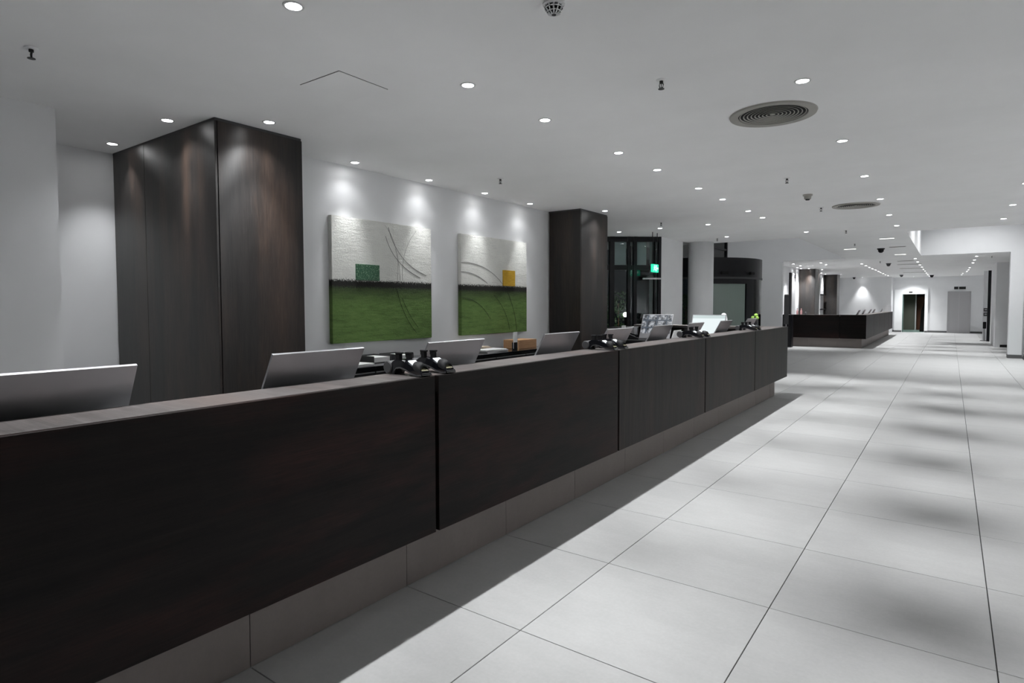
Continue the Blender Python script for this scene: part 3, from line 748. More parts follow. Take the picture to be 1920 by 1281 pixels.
row([(-2.60, 0.82), (-2.60, 1.78), (-2.60, 3.08), (-2.60, 4.01), (-2.59, 5.28), (-2.58, 6.19), (-2.57, 7.47), (-2.57, 8.45), (-2.57, 9.74), (-2.57, 10.62)], 1,
    'downlights over the counter', 'row above the counter', P_COUNTER, angle=84, rad=0.013)
row([ (-0.81, 0.75), (-0.81, 2.52), (-0.81, 4.31), (-0.81, 6.08), (-0.82, 7.89), (-0.82, 9.73), (-0.84, 11.54), (-0.84, 13.19)], 2,
    'downlights in the middle of the hall', 'row along the hall beside the round vents', P_HALL, angle=46)
row([ (0.70, 0.75), (0.70, 2.52), (0.70, 4.31), (0.70, 6.08), (0.70, 7.70), (0.70, 9.52), (0.70, 11.47), (0.69, 13.23)], 5,
    'downlights at the right of the hall', 'row at the right edge', P_HALL, angle=46)
row([(3.3, y) for y in (4.31, 7.89, 11.5)], 3, 'added fill downlights further right', 'first fill row added out of view at the right', P_HALL*2, angle=80)  # added out of view so the floor bounces more light to the ceiling
row([(4.8, y) for y in (4.31, 7.89, 11.5)], 3, 'added fill downlights at the right wall', 'second fill row added out of view at the right', P_HALL*2, angle=80)  # another unseen row added only for bounced fill
# accent lamps
for x, y, lab in ((-4.91, 4.04, 'leftmost of four spotlights along the wall with paintings'), (-4.91, 5.11, 'second from left of four spotlights along the wall with paintings'),
                  (-4.90, 6.13, 'third from left of four spotlights along the wall with paintings'), (-4.89, 7.15, 'rightmost of four spotlights along the wall with paintings')):
    downlight(x, y, lab, 'wall washing spotlights', P_WALL*0.78, angle=52, blend=1.0, wide=P_WALL*0.075)
downlight(-6.08, 2.29, 'small spotlight above the recess left of the large dark pillar', 'pillar spotlights', P_WALL*0.62, angle=84, blend=1.0)
downlight(-4.97, 2.26, 'small spotlight before the left face of the large dark pillar', 'pillar spotlights', P_WALL*1.6, angle=60, blend=1.0, wide=P_WALL*0.5)
downlight(-4.38, 2.76, 'small spotlight before the right face of the large dark pillar', 'pillar spotlights', P_WALL*3.0, angle=60, blend=1.0, wide=P_WALL*0.6)
downlight(-4.34, 8.39, 'small spotlight before the dark pillar right of the paintings', 'pillar spotlights', P_WALL*2.5, angle=60, blend=1.0, wide=P_WALL*0.6)
for x, y, pw, lab in ((-5.36, 10.97, 1.6, 'downlight left of the row before the dark glazing'), (-4.48, 10.91, 1.6, 'downlight in the middle of the row before the dark glazing'),
                  (-3.58, 10.93, 1.8, 'downlight right of the row before the dark glazing'), (-3.90, 13.14, 0.8, 'downlight before the round white pillar'), (-2.37, 13.25, 1.3, 'downlight near the left corner of the ceiling well')):
    downlight(x, y, lab, 'downlights before the glazing', P_HALL*pw, angle=50)
# far zone
row([(-2.62, y) for y in (24.94, 26.25, 27.49, 28.61, 29.82, 31.12, 32.25, 33.45, 34.73, 36.1)], 0, 'downlights over the far counter', 'dotted line over the far counter', P_FAR*0.6, angle=76)
row([(-0.95, y) for y in (23.12, 24.92, 26.82, 28.61, 30.40, 32.16, 34.13, 36.02, 38.2)], 0, 'downlights in the far hall', 'dotted line in the middle of the far ceiling', P_FAR*0.75, angle=50)
row([(0.60, 23.12), (0.60, 25.04), (0.60, 26.78), (0.58, 30.24), (0.57, 32.1), (0.55, 33.63), (0.42, 35.55), (0.41, 37.47)], 0, 'downlights at the right of the far hall', 'dotted line before the lift', P_FAR*0.75, angle=50)
for (x, y, pw, lab) in [(-4.59, 23.42, .5, 'nearer of two spotlights over the left end of the far counter'), (-4.59, 24.68, .5, 'farther of two spotlights over the left end of the far counter'),
        (-4.93, 25.89, .6, 'spotlight lighting the white strip left of the nearer far pillar'), (-4.95, 26.75, .6, 'leftmost spotlight touching the front of the nearer far pillar'),
        (-4.70, 26.95, .5, 'spotlight right in front of the nearer far pillar'), (-3.70, 23.42, .5, 'nearer of two spotlights over the middle of the far counter front'),
        (-3.72, 24.61, .5, 'farther of two spotlights over the middle of the far counter front'), (-4.38, 28.0, .4, 'spotlight beside the right face of the nearer far pillar'),
        (-4.90, 31.16, .6, 'nearer spotlight above the white shelf unit between far pillars'), (-4.91, 32.4, .6, 'farther spotlight above the white shelf unit between far pillars'),
        (-4.37, 33.29, .4, 'spotlight beside the right face of the farther far pillar')]:
    downlight(x, y, lab, 'spotlights behind the far counter', P_FAR*pw, angle=84)
downlight(-3.88, 37.35, 'single spotlight lighting the white wall behind the far counter', 'wall washing spotlights', P_WALL*2.2, angle=60, blend=0.8)
downlight(-1.63, 38.25, 'slanted spotlight above the far doorway', 'wall washing spotlights', P_WALL*2, angle=84, blend=1.0, wide=P_WALL*1.5)
for x, y, lab in ((-2.17, 18.03, 'slot lamp at the left of the ceiling bridge'), (-1.17, 15.61, 'nearest slot lamp on the ceiling bridge'), (-1.22, 20.86, 'farthest slot lamp on the ceiling bridge')):
    t = thing('slot_lamp', lab, 'ceiling lamp', (x, y, H), 0, 'slot lamps on the ceiling bridge')
    G().box(-0.15, 0.15, -0.045, 0.045, -0.006, 0).build('frame', 'ringm', t)
    G().box(-0.135, 0.135, -0.032, 0.032, -0.009, -0.006).build('lens', 'slotlens', t)

# ------------------------------------------------------------------ swirl air vents
M['ventm'] = mat('vent_painted_metal', (0.36, 0.35, 0.32), 0.45, 0.2)
def vent(x, y, lab):
    t = thing('round_air_vent', lab, 'air vent', (x, y, H), 0, 'round air vents')
    G().lathe([(0.243, 0.004), (0.247, -0.010), (0.305, -0.012), (0.310, 0.0), (0.245, 0.0)], 56).build('rim', 'ventm', t, smooth=True)
    G().lathe([(0.2455, -0.002), (0.2455, 0.17), (0.0, 0.17)], 48).build('throat', 'black', t)
    for k in range(8):
        r_ = 0.235-k*0.027
        G().lathe([(r_-0.016, 0.012), (r_-0.003, -0.0035), (r_+0.002, -0.0050), (r_+0.002, -0.0060), (r_-0.004, -0.0055), (r_-0.0175, 0.012)], 44).build('ring_blade', 'ventm', t, smooth=True)
    G().box(-0.24, 0.24, -0.006, 0.006, 0.012, 0.02).box(-0.006, 0.006, -0.24, 0.24, 0.012, 0.02).build('cross_bar', 'blackmetal', t)
    G().lathe([(0.0, -0.006), (0.018, -0.005), (0.026, 0.004), (0.026, 0.012)], 24).build('hub', 'ventm', t, smooth=True)
vent(-1.13, 4.92, 'large round ring air vent in the near ceiling')
vent(-1.16, 10.15, 'farther round ring air vent in the hall ceiling')

# ------------------------------------------------------------------ sprinklers and detectors
M['brass'] = mat('dark_sprinkler_metal', (0.03, 0.03, 0.028), 0.4, 0.6)
def sprinkler(x, y, lab):
    t = thing('sprinkler', lab, 'sprinkler', (x, y, H), 0, 'ceiling sprinklers')
    G().lathe([(0.0, 0.0), (0.034, 0.0), (0.032, -0.006), (0.012, -0.008), (0.0, -0.008)], 20).build('escutcheon', 'ceil', t, smooth=True)
    G().lathe([(0.0, -0.006), (0.012, -0.008), (0.012, -0.022), (0.009, -0.024), (0.0, -0.024)], 10).build('stem', 'brass', t)
    g_ = G()
    for s in (-1, 1): g_.tube([(s*0.010, 0, -0.022), (s*0.014, 0, -0.034), (s*0.010, 0, -0.048), (0, 0, -0.056)], 0.0028, 5)
    g_.tube([(0, 0, -0.024), (0, 0, -0.052)], 0.0025, 5); g_.build('frame_arm', 'brass', t)
    G().lathe([(0.0, -0.055), (0.019, -0.056), (0.020, -0.0595), (0.0, -0.0595)], 14).build('deflector', 'brass', t)
for x, y, lab in ((-4.20, 1.19, 'sprinkler in the near left corner of the ceiling'), (-1.54, 3.75, 'sprinkler left of the large round vent'), (-4.20, 5.54, 'sprinkler above the paintings'),
                  (-1.55, 7.48, 'sprinkler midway between the two round vents'), (-1.60, 10.04, 'sprinkler left of the farther round vent'), (-1.69, 13.43, 'sprinkler just before the ceiling bridge'),
                  (-1.89, 16.52, 'sprinkler on the ceiling bridge'), (-4.15, 10.15, 'sprinkler above the downlights before the glazing'), (-4.16, 13.33, 'sprinkler before the round white pillar'),
                  (0.97, 23.28, 'sprinkler beyond the bulkhead at the right'), (-1.96, 23.8, 'sprinkler at the start of the far ceiling')):
    sprinkler(x, y, lab)
t = thing('smoke_detector', 'caged smoke detector at the top edge of the picture', 'smoke detector', (-1.57, 2.50, H), 0)
G().lathe([(0.0, 0.0), (0.055, 0.0), (0.054, -0.012), (0.046, -0.018), (0.0, -0.018)], 28).build('base', 'white', t, smooth=True)
g_ = G()
for k in range(12):
    a_ = 2*PI*k/12; ca, sa = math.cos(a_), math.sin(a_)
    g_.tube([(0.045*ca, 0.045*sa, -0.016), (0.040*ca, 0.040*sa, -0.034), (0.028*ca, 0.028*sa, -0.050), (0.012*ca, 0.012*sa, -0.056)], 0.0035, 5)
for r_, z_ in ((0.043, -0.028), (0.034, -0.044)): g_.lathe([(r_, z_-0.003), (r_+0.003, z_), (r_, z_+0.003), (r_-0.003, z_), (r_, z_-0.003)], 28)
g_.build('cage', 'white', t)
G().lathe([(0.0, -0.018), (0.036, -0.018), (0.026, -0.044), (0.0, -0.048)], 20).build('chamber', 'black', t)
G().lathe([(0.0, -0.060), (0.010, -0.059), (0.012, -0.054), (0.0, -0.052)], 16).build('sensor_tip', 'blackmetal', t)
def detector(x, y, lab, m_='white', s=1.0, cat='smoke detector', name='smoke_detector'):
    t = thing(name, lab, cat, (x, y, H)); t.scale = (s, s, s)
    G().lathe([(0.0, 0.0), (0.060, 0.0), (0.058, -0.018), (0.046, -0.022), (0.040, -0.060), (0.0, -0.060)], 24).build('housing', m_, t, smooth=True)
    G().lathe([(0.0, -0.078), (0.024, -0.074), (0.030, -0.060), (0.0, -0.060)], 18).build('sensor_tip', 'blackmetal', t, smooth=True)
detector(-1.56, 8.77, 'pale smoke detector left of the farther round vent', 'ventm')
detector(-1.50, 18.35, 'dark dome camera hanging from the ceiling bridge', 'blackmetal', 1.5, 'camera', 'dome_camera')
detector(-1.82, 25.2, 'grey smoke detector beyond the ceiling bridge', 'greyplastic', 1.4)
detector(-2.01, 35.6, 'grey smoke detector near the far doorway', 'greyplastic', 1.4)
detector(-0.80, 36.8, 'black dome camera right of the middle dotted line of lamps', 'blackmetal', 1.6, 'camera', 'dome_camera')
detector(-4.25, 37.2, 'black dome camera above the wall behind the far counter', 'blackmetal', 1.3, 'camera', 'dome_camera')
for x, y, w_, lab in ((-1.12, 18.05, 0.16, 'small grille on the ceiling bridge'), (-1.25, 24.13, 0.22, 'nearest thin line grille of the far ceiling'), (-1.25, 26.2, 0.35, 'second thin line grille of the far ceiling'), (-1.3, 29.2, 0.4, 'third thin line grille of the far ceiling'), (-1.35, 33.2, 0.45, 'farthest thin line grille of the far ceiling')):
    t = thing('line_grille', lab, 'air vent', (x, y, H), 0, 'line grilles')
    G().box(-w_-0.02, w_+0.02, -0.06, 0.06, -0.008, 0).build('frame', 'ventm', t)
    G().box(-w_, w_, -0.035, 0.035, -0.010, -0.008).build('slot', 'black', t)

# ------------------------------------------------------------------ glazing at the left
gz = bpy.data.objects.new('window_1', None); C.objects.link(gz); gz['kind'] = 'structure'; gz['label'] = 'dark full height glazing beyond the pillar'
gz.location = (-5.05, 12.33, 0); gz.rotation_euler = (0, 0, math.atan2(0.75, 0.90))
# local -x runs along the glazing towards the left
W_ = 2.6
G().box(-W_, 0, -0.02, 0.0, 0.9, 0.93).box(-W_, 0, -0.04, 0.03, 2.26, 2.36).box(-W_, 0, -0.04, 0.03, 2.86, H).box(-W_, 0, -0.04, 0.03, 0.0, 0.12).build('transom', 'blackmetal', gz)
for x, w_ in ((-0.03, 0.06), (-0.13, 0.03), (-0.56, 0.07), (-0.70, 0.05), (-1.06, 0.10), (-1.22, 0.06), (-1.9, 0.08), (-2.5, 0.08)):
    G().box(x-w_/2, x+w_/2, -0.06, 0.05, 0, H).build('mullion', 'blackmetal', gz)
xs_ = [0, -0.13, -0.56, -0.70, -1.06, -1.22, -1.9, -2.6]
for a, b_ in zip(xs_[:-1], xs_[1:]):
    G().box(b_+0.01, a-0.01, -0.006, 0.0, 0.1, 2.9).build('pane', 'glass', gz)
for a, b_ in ((-0.52, -0.30), (-1.02, -0.74)):
    G().box(a, b_, 0.03, 0.036, 2.37, 2.86).build('soffit_sheet', 'soffit_sheet', gz)
# facade glazing beyond
fz = bpy.data.objects.new('window_2', None); C.objects.link(fz); fz['kind'] = 'structure'; fz['label'] = 'tall dark facade glazing around the revolving door'
fz.location = (-6.45, 13.8, 0)
for y in (0.0, 1.5, 3.0, 4.7, 6.3, 7.85):
    G().box(-0.05, 0.05, y-0.04, y+0.04, 0, 5.5).build('mullion', 'blackmetal', fz)
for z in (0.05, 2.3, 3.4, 4.4): G().box(-0.04, 0.04, 0, 7.9, z, z+0.06).build('transom', 'blackmetal', fz)
for a, b_ in ((0, 1.5), (1.5, 3.0), (3.0, 4.7), (4.7, 6.3), (6.3, 7.85)):
    if not (1.4 < a < 5): G().box(-0.005, 0.005, a+0.04, b_-0.04, 0.1, 2.3).build('pane', 'glass', fz)
    G().box(-0.005, 0.005, a+0.04, b_-0.04, 2.36, 5.4).build('pane', 'glass', fz)

# revolving door
rv = thing('revolving_door', 'dark round revolving door with a glass leaf coloured like its glow', 'revolving door', (-6.0, 17.2, 0))
RR = 1.80
def arc(z0, z1, r0, r1, a0, a1, seg=24):
    a0, a1 = math.radians(a0), math.radians(a1); vs_ = []; fs = []
    for i in range(seg+1):
        a_ = a0+(a1-a0)*i/seg; c_, s_ = math.cos(a_), math.sin(a_)
        vs_ += [(r0*c_, r0*s_, z0), (r1*c_, r1*s_, z0), (r1*c_, r1*s_, z1), (r0*c_, r0*s_, z1)]
    for i in range(seg):
        o_ = i*4
        for k in range(4): fs.append((o_+k, o_+4+k, o_+4+(k+1) % 4, o_+(k+1) % 4))
    fs += [(0, 1, 2, 3), tuple(seg*4+k for k in (3, 2, 1, 0))]
    return G().add(vs_, fs)
arc(2.24, 2.74, 0.2, RR, -100, 80, 48).build('canopy', 'blackmetal', rv, smooth=True)
arc(2.19, 2.24, RR-0.10, RR+0.01, -100, 80, 48).build('canopy_rim', 'greyplastic', rv, smooth=True)
arc(0.0, 2.19, RR-0.06, RR, -68, -56, 6).build('post', 'blackmetal', rv)
arc(0.0, 2.19, RR-0.08, RR, -24, -13, 6).build('post', 'blackmetal', rv)
arc(2.06, 2.19, RR-0.06, RR, -56, -24, 12).build('door_head', 'blackmetal', rv)
arc(0.1, 2.19, RR-0.03, RR-0.015, -100, -68, 16).build('curved_glass', 'glass', rv, smooth=True)
arc(0.1, 2.19, RR-0.03, RR-0.015, -13, 80, 24).build('curved_glass', 'glass', rv, smooth=True)
arc(0.0, 0.1, RR-0.06, RR, -100, -56, 16).build('kick_rail', 'blackmetal', rv)
lf = arc(0.06, 2.06, RR-0.05, RR-0.035, -55.5, -24.5, 12).build('door_leaf', 'glass_glow', rv)
arc(0.0, 2.24, RR-0.05, RR-0.0, -100, -96, 3).build('post', 'blackmetal', rv)
arc(0.0, 2.24, RR-0.05, RR-0.0, 76, 80, 3).build('post', 'blackmetal', rv)
tag(G().box(-0.055, 0.055, -0.03, 0.03, 1.58, 1.72).xf(Matrix.Translation((1.73*math.cos(math.radians(-30)), 1.73*math.sin(math.radians(-30)), 0))@Matrix.Rotation(math.radians(-30-90), 4, 'Z')@Matrix.Scale(0.5, 4)@Matrix.Translation((0, 0, 1.65))).build('notice', 'paper', rv), 'small white notice')
for a_ in (-47, -19):
    c_, s_ = math.cos(math.radians(a_)), math.sin(math.radians(a_))
    G().box(-0.09, 0.09, 0, 0.07, 2.30, 2.37).xf(Matrix.Translation((RR*c_, RR*s_, 0))@Matrix.Rotation(math.radians(a_-90), 4, 'Z')).build('motion_sensor', 'black', rv, bevel=0.01)

# exit sign hanging before the glazing
ex = thing('exit_sign', 'green lit exit sign hanging before the dark glazing', 'exit sign', (-4.83, 11.5, 2.17), 0)
G().box(-0.02, 0.02, -0.15, 0.15, 0.0, 0.16).build('housing', 'exit', ex, bevel=0.003, seg=1)
for sg in (-1, 1):
    g_ = G(); X0, X1 = sorted((sg*0.0203, sg*0.0225))
    g_.lathe([(0.0, X0), (0.013, X0), (0.013, X1), (0.0, X1)], 12, (0, -0.055, 0.130), 'X')
    for p_ in ([(-0.063, .116), (-0.047, .112), (-0.055, .072), (-0.071, .076)], [(-0.071, .080), (-0.059, .074), (-0.088, .026), (-0.098, .032)], [(-0.059, .080), (-0.047, .076), (-0.022, .046), (-0.031, .036)],
               [(-0.049, .111), (-0.045, .099), (-0.014, .088), (-0.014, .097)], [(-0.061, .114), (-0.060, .102), (-0.090, .084), (-0.092, .094)],
               [(0.0, .022), (0.045, .022), (0.045, .142), (0.0, .142)], [(0.065, .090), (0.105, .090), (0.105, .108), (0.138, .080), (0.105, .052), (0.105, .070), (0.065, .070)]):
        g_.prism(p_, X0, X1, 'YZ')
    tag(g_.build('pictogram', 'exitw', ex), 'white running figure, doorway and arrow')
G().box(-0.006, 0.006, -0.12, -0.108, 0.16, H-2.17).box(-0.006, 0.006, 0.108, 0.12, 0.16, H-2.17).build('hanger', 'blackmetal', ex)
rl = thing('glass_shelf_rail', 'thin silver rail on the glazing below the exit sign', 'rail', (-4.95, 12.05, 2.05), math.atan2(0.75, 0.90))
G().box(-0.36, 0.03, -0.02, 0.02, 0, 0.03).build('bar', 'silver', rl)
G().box(-0.28, -0.14, -0.05, 0.02, 0.03, 0.08).build('bracket', 'greyplastic', rl)
G().box(-0.34, -0.32, 0.0, 0.10, 0.0, 0.03).box(0.0, 0.02, 0.0, 0.10, 0.0, 0.03).build('arm', 'silver', rl)

# outside by night
struct('ground_outside', G().box(-22, -8.0, 2, 34, -0.3, -0.12), 'ext_ground')
t = thing('garden_light', 'bright garden lamp outside behind the dark glazing', 'lamp', (-9.0, 18.95, -0.12))
G().cyl((0, 0, 0), 0.04, 1.22, 12).build('post', 'blackmetal', t)
M['bulb'] = mat('garden_bulb', (1, 1, 0.9), 0.4, emit=(1.0, 1.0, 0.9), estr=9)
G().ball((0, 0, 1.30), 0.085, 16, 10).build('globe', 'bulb', t, smooth=True)
def shrub(x, y, z, h, r_, lab, n_, s):
    rnd = random.Random(s); t = thing('garden_shrub', lab, 'shrub', (x, y, z)); g_ = G()
    for i in range(n_):
        a_, hh = rnd.uniform(0, 2*PI), rnd.uniform(0.25, 1); q = r_*math.sqrt(rnd.random())*(1.15-hh*0.6)
        c_ = Vector((q*math.cos(a_), q*math.sin(a_), hh*h)); d = Vector((rnd.gauss(0, 1), rnd.gauss(0, 1), rnd.gauss(0.3, 1))).normalized(); u = d.orthogonal().normalized()
        l_ = rnd.uniform(0.07, 0.13); g_.add([c_-d*l_*.5, c_+u*l_*.22, c_+d*l_*.5, c_-u*l_*.22], [(0, 1, 2, 3)])
    tag(g_.build('foliage', 'leaf', t), kind='stuff')
    G().tube([(0, 0, 0), (0.02, 0.0, h*0.4), (0, 0.02, h*0.8)], 0.015, 6).build('stem', 'brownwood', t)
shrub(-7.75, 21.3, -0.12, 2.0, 0.38, 'leafy shrub outside seen between the two white pillars', 500, 3)
shrub(-9.6, 19.6, -0.12, 2.1, 0.7, 'shrub outside lit by the garden lamp', 700, 5)
pl_ = bpy.data.lights.new('garden_glow', 'POINT'); pl_.energy = 20; pl_.shadow_soft_size = 0.09; pl_.color = (1, 1, 0.9)
o = bpy.data.objects.new('garden_glow', pl_); C.objects.link(o); o.location = (-8.8, 19.2, 1.05)

# ------------------------------------------------------------------ far counter
fc = thing('reception_counter', 'second dark wood reception counter at the far end', 'counter', (-3.6, 24, 0))
def LF(g_): return g_.xf(Matrix.Translation((3.6, -24, 0)))
FX, FY = -2.30, 23.55
LF(G().box(-3.085, FX, FY, FY+0.03, 0.33, 1.15)).build('front_panel', 'wood_front_x', fc, bevel=0.002, seg=1)
LF(G().box(-4.95, -3.115, FY, FY+0.03, 0.33, 1.15)).build('front_panel', 'wood_front_x', fc, bevel=0.002, seg=1)
yj = [FY+0.031, 26.1, 28.3, 30.5, 32.7, 35.0]
for a, b_ in zip(yj[:-1], yj[1:]):
    LF(G().box(FX-0.03, FX, a, b_-0.02, 0.33, 1.15)).build('side_panel', 'wood_front_v_sheen', fc, bevel=0.002, seg=1)
LF(G().box(-4.95, FX-0.031, FY+0.031, FY+0.35, 1.11, 1.149)).build('top_panel', 'wood_top_sheen', fc)
LF(G().box(FX-0.35, FX-0.031, FY+0.36, 35.0, 1.11, 1.149)).build('top_panel', 'wood_top_sheen', fc)
LF(G().box(-4.90, FX-0.033, FY+0.033, FY+0.33, 0.34, 1.10).box(FX-0.33, FX-0.033, FY+0.33, 34.96, 0.34, 1.10)).build('carcass', 'black', fc)
for a, b_ in ((-4.85, -4.1), (-4.1, -3.2), (-3.2, -2.44)):
    LF(G().box(a+0.002, b_-0.002, FY+0.14, FY+0.16, 0, 0.335)).build('plinth_tile', 'plinth', fc)
for i in range(13):
    a = FY+0.165+i*0.88; b_ = min(a+0.876, 34.9)
    if b_-a > 0.1: LF(G().box(-2.46, -2.44, a, b_, 0, 0.335)).build('plinth_tile', 'plinth', fc)
LF(G().box(-4.84, -2.47, FY+0.165, FY+0.3, 0, 0.335).box(-2.62, -2.465, FY+0.3, 34.85, 0, 0.335)).build('plinth_core', 'black', fc)
fwt = thing('worktop', 'worktop behind the far counter', 'worktop', (-3.0, 29.3, 0.85))
G().box(-0.40, 0.34, -5.0, 5.4, -0.03, 0).build('top', 'plasticm', fwt)
for y in (-4.8, 0, 5.2): G().box(-0.36, 0.30, y-0.015, y+0.015, -0.85, -0.03).build('side_panel', 'plasticm', fwt)
for k, y in enumerate((24.9, 26.6, 28.75, 30.3, 34.0)):
    make_monitor('silver monitor on the far counter, %s of five' % ORD[k], 'screen_dark', (-2.74, y, 0.852), 0, 'monitors on the far counter')
pbx = tag(G().box(-0.11, 0.11, -0.15, 0.15, 0, 0.30).build('document_box', 'white', bevel=0.004), 'white box on the far end of the far counter', 'box'); pbx.location = (-2.45, 34.6, 1.15)
M['pinkglass'] = mat('rosy_glass', (0.45, 0.25, 0.25), 0.2)
for k, (x, h_, mm, lab) in enumerate(((-4.49, 0.22, 'pinkglass', 'rosy bottle on the far counter, left of three'), (-4.36, 0.24, 'pinkglass', 'rosy bottle on the far counter, middle of three'), (-4.22, 0.13, 'greyplastic', 'short grey bottle on the far counter, right of three'))):
    t = thing('bottle', lab, 'bottle', (x, FY+0.18, 1.15), 0, 'bottles on the far counter')
    G().lathe([(0, 0), (0.032, 0), (0.034, 0.02), (0.034, h_*0.55), (0.013, h_*0.75), (0.013, h_*0.95), (0, h_*0.95)], 16).build('body', mm, t, smooth=True)
    G().cyl((0, 0, h_*0.95), 0.015, h_*0.06, 12).build('cap', 'blackmetal', t)

# stand and bin by the far counter
t = thing('poster_stand', 'narrow grey poster stand left of the far counter', 'sign stand', (-4.62, 22.55, 0))
G().box(-0.075, 0.075, -0.012, 0.012, 0.82, 1.84).build('panel', 'greyplastic', t, bevel=0.003, seg=1)
G().cyl((0, 0.0, 0.02), 0.012, 0.82, 12).build('pole', 'silver', t)
G().lathe([(0, 0), (0.14, 0), (0.14, 0.008), (0.02, 0.022), (0, 0.022)], 24).build('foot', 'silver', t)
G().box(-0.06, 0.06, -0.014, 0.014, 1.84, 1.865).build('clip', 'silver', t)
t = thing('litter_bin', 'tall black litter bin behind the poster stand', 'bin', (-4.66, 23.1, 0))
G().box(-0.16, 0.14, -0.14, 0.14, 0, 1.08).build('body', 'blackmetal', t, bevel=0.01); G().box(-0.165, 0.145, -0.145, 0.145, 1.08, 1.15).build('lid', 'plasticm', t, bevel=0.01)

# features on the far left wall
d3 = bpy.data.objects.new('door_3', None); C.objects.link(d3); d3['kind'] = 'structure'; d3.location = (-5.1, 25.9, 0)
G().box(0, 0.04, -0.38, 0.42, 0, 2.75).build('leaf', 'white', d3); G().box(0, 0.06, -0.62, -0.39, 0, 2.75).build('jamb', 'blackmetal', d3)
for z in (0.9, 2.55): G().box(0.04, 0.07, 0.1, 0.3, z, z+0.14).build('hinge', 'blackmetal', d3)
cab = thing('lit_shelf_unit', 'narrow white shelf unit between the two far dark pillars', 'shelf', (-5.08, 32.4, 0))
G().box(0, 0.03, -0.5, 0.5, 0, 2.8).build('back', 'white', cab)
for z in (1.25, 1.95): G().box(0.03, 0.14, -0.5, 0.5, z, z+0.05).build('shelf', 'blackmetal', cab)

# ------------------------------------------------------------------ far doorway and corridor
d1 = bpy.data.objects.new('door_1', None); C.objects.link(d1); d1['kind'] = 'structure'; d1['label'] = 'white framed open doorway to a dim corridor'
d1.location = (-1.73, 38.94, 0)
G().box(-0.75, -0.39, -0.10, 0.0, 0, 2.05).build('side_panel', 'frame_lit_white', d1)
G().box(0.61, 0.75, -0.10, 0.0, 0, 2.05).build('side_panel', 'frame_lit_white', d1)
G().box(-0.75, 0.75, -0.10, 0.0, 2.05, 2.30).build('head_panel', 'frame_lit_white', d1)
G().box(-0.39, -0.34, -0.04, 0.45, 0, 2.05).build('glass_leaf', 'glassc', d1)
G().box(-0.10, 0.06, -0.13, -0.10, 2.14, 2.19).build('motion_sensor', 'black', d1)
G().box(-0.75, -0.40, -0.112, -0.10, 0, 0.09).box(0.62, 0.75, -0.112, -0.10, 0, 0.09).build('baseboard', 'base', d1)
struct('wall_corridor', G().box(-2.5, -2.4, 39.2, 44.5, 0, 2.6).box(-0.98, -0.85, 39.2, 44.5, 0, 2.6).box(-2.5, -0.85, 44.5, 44.6, 0, 2.6), 'corrwall')
struct('ceiling_corridor', G().box(-2.5, -0.85, 39.2, 44.6, 2.6, 2.7), 'corrwall')
struct('floor_corridor', G().box(-2.4, -0.98, 38.94, 44.5, 0.0, 0.004), 'corrfloor')
d2 = bpy.data.objects.new('door_4', None); C.objects.link(d2); d2['kind'] = 'structure'; d2.location = (-1.7, 42.3, 0)
G().box(-0.65, 0.0, 0, 0.05, 0, 2.2).build('leaf', 'corrwall', d2); G().box(0.02, 0.09, -0.03, 0.06, 0, 2.2).build('frame', 'white', d2); G().box(0.10, 0.7, 0.3, 0.35, 0, 1.95).build('leaf', 'brownwood', d2)
tag(G().prism([(-1.36, 0.0), (-1.12, 0.0), (-1.10, 1.72), (-1.16, 1.70), (-1.22, 1.42), (-1.30, 1.18)], 39.9, 40.0, 'XZ').build('curtain', 'black', bevel=0.01), 'dark curtain hanging at the right inside the doorway', 'curtain')
o = area('corridor_lamp', (-1.7, 41.2, 2.55), 0.5, 18, spread=90)

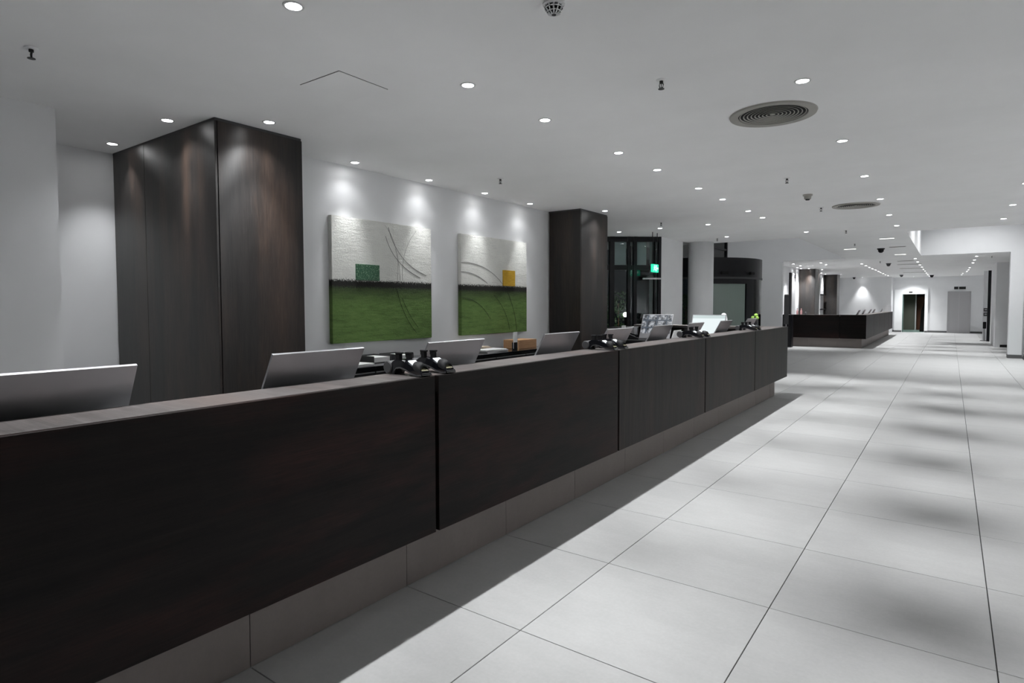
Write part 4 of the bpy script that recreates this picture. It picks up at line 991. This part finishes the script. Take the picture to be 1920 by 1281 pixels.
# lift
d5 = bpy.data.objects.new('door_2', None); C.objects.link(d5); d5['kind'] = 'structure'; d5['label'] = 'steel lift doors at the far end'
d5.location = (0.35, 38.94, 0)
G().box(-0.49, -0.44, -0.05, 0, 0, 2.17).box(0.44, 0.49, -0.05, 0, 0, 2.17).box(-0.44, 0.44, -0.05, 0, 2.11, 2.17).build('frame', 'steel', d5)
G().box(-0.437, -0.002, -0.025, 0, 0.01, 2.11).build('leaf', 'steel', d5); G().box(0.002, 0.437, -0.025, 0, 0.01, 2.11).build('leaf', 'steel', d5)
for x, w_, lab in ((0.21, 0.085, 'small black display above the lift, left of two'), (0.47, 0.14, 'black floor display above the lift, right of two')):
    t = thing('lift_display', lab, 'display', (x, 38.94, 2.28), 0, 'displays above the lift')
    G().box(-w_, w_, -0.03, 0, 0, 0.13).build('panel', 'plastic', t, bevel=0.004, seg=1); G().box(-w_+0.015, w_-0.015, -0.032, -0.03, 0.02, 0.11).build('glass', 'black', t)
for z, lab in ((1.08, 'lower grey call panel on the right wall'), (1.27, 'upper grey call panel on the right wall')):
    t = thing('call_panel', lab, 'switch panel', (1.20, 32.0, z), 0, 'call panels')
    G().box(-0.08, 0.06, -0.02, 0, -0.07, 0.07).build('plate', 'greyplastic', t); G().box(-0.05, 0.03, -0.026, -0.02, -0.02, 0.03).build('button', 'silver', t)
G_ = thing('upright_board', 'narrow pale upright board behind the black door leaf', 'panel', (1.28, 32.03, 0)); G().box(-0.18, 0.27, 0, 0.03, 0.0, 2.9).build('board', 'wall', G_)
t = thing('sanitiser_stand', 'slim silver and black stand by the right wall', 'stand', (1.14, 31.4, 0))
G().cyl((0, 0, 0.02), 0.03, 0.75, 14).build('pole', 'silver', t); G().box(-0.05, 0.06, -0.04, 0.04, 0.50, 0.78).build('dispenser', 'plasticm', t, bevel=0.01)
G().lathe([(0, 0), (0.13, 0), (0.13, 0.015), (0, 0.025)], 20).build('foot', 'blackmetal', t)

# glass balustrade at the right edge
t = thing('glass_balustrade', 'frosted glass balustrade at the right edge of the lobby', 'balustrade', (1.66, 19.9, 0))
G().box(-0.012, 0.012, -1.75, 1.7, 0.03, 1.05).build('glass_panel', 'glassc', t)
G().box(-0.03, 0.03, -1.75, 1.7, 0, 0.05).build('floor_channel', 'blackmetal', t)
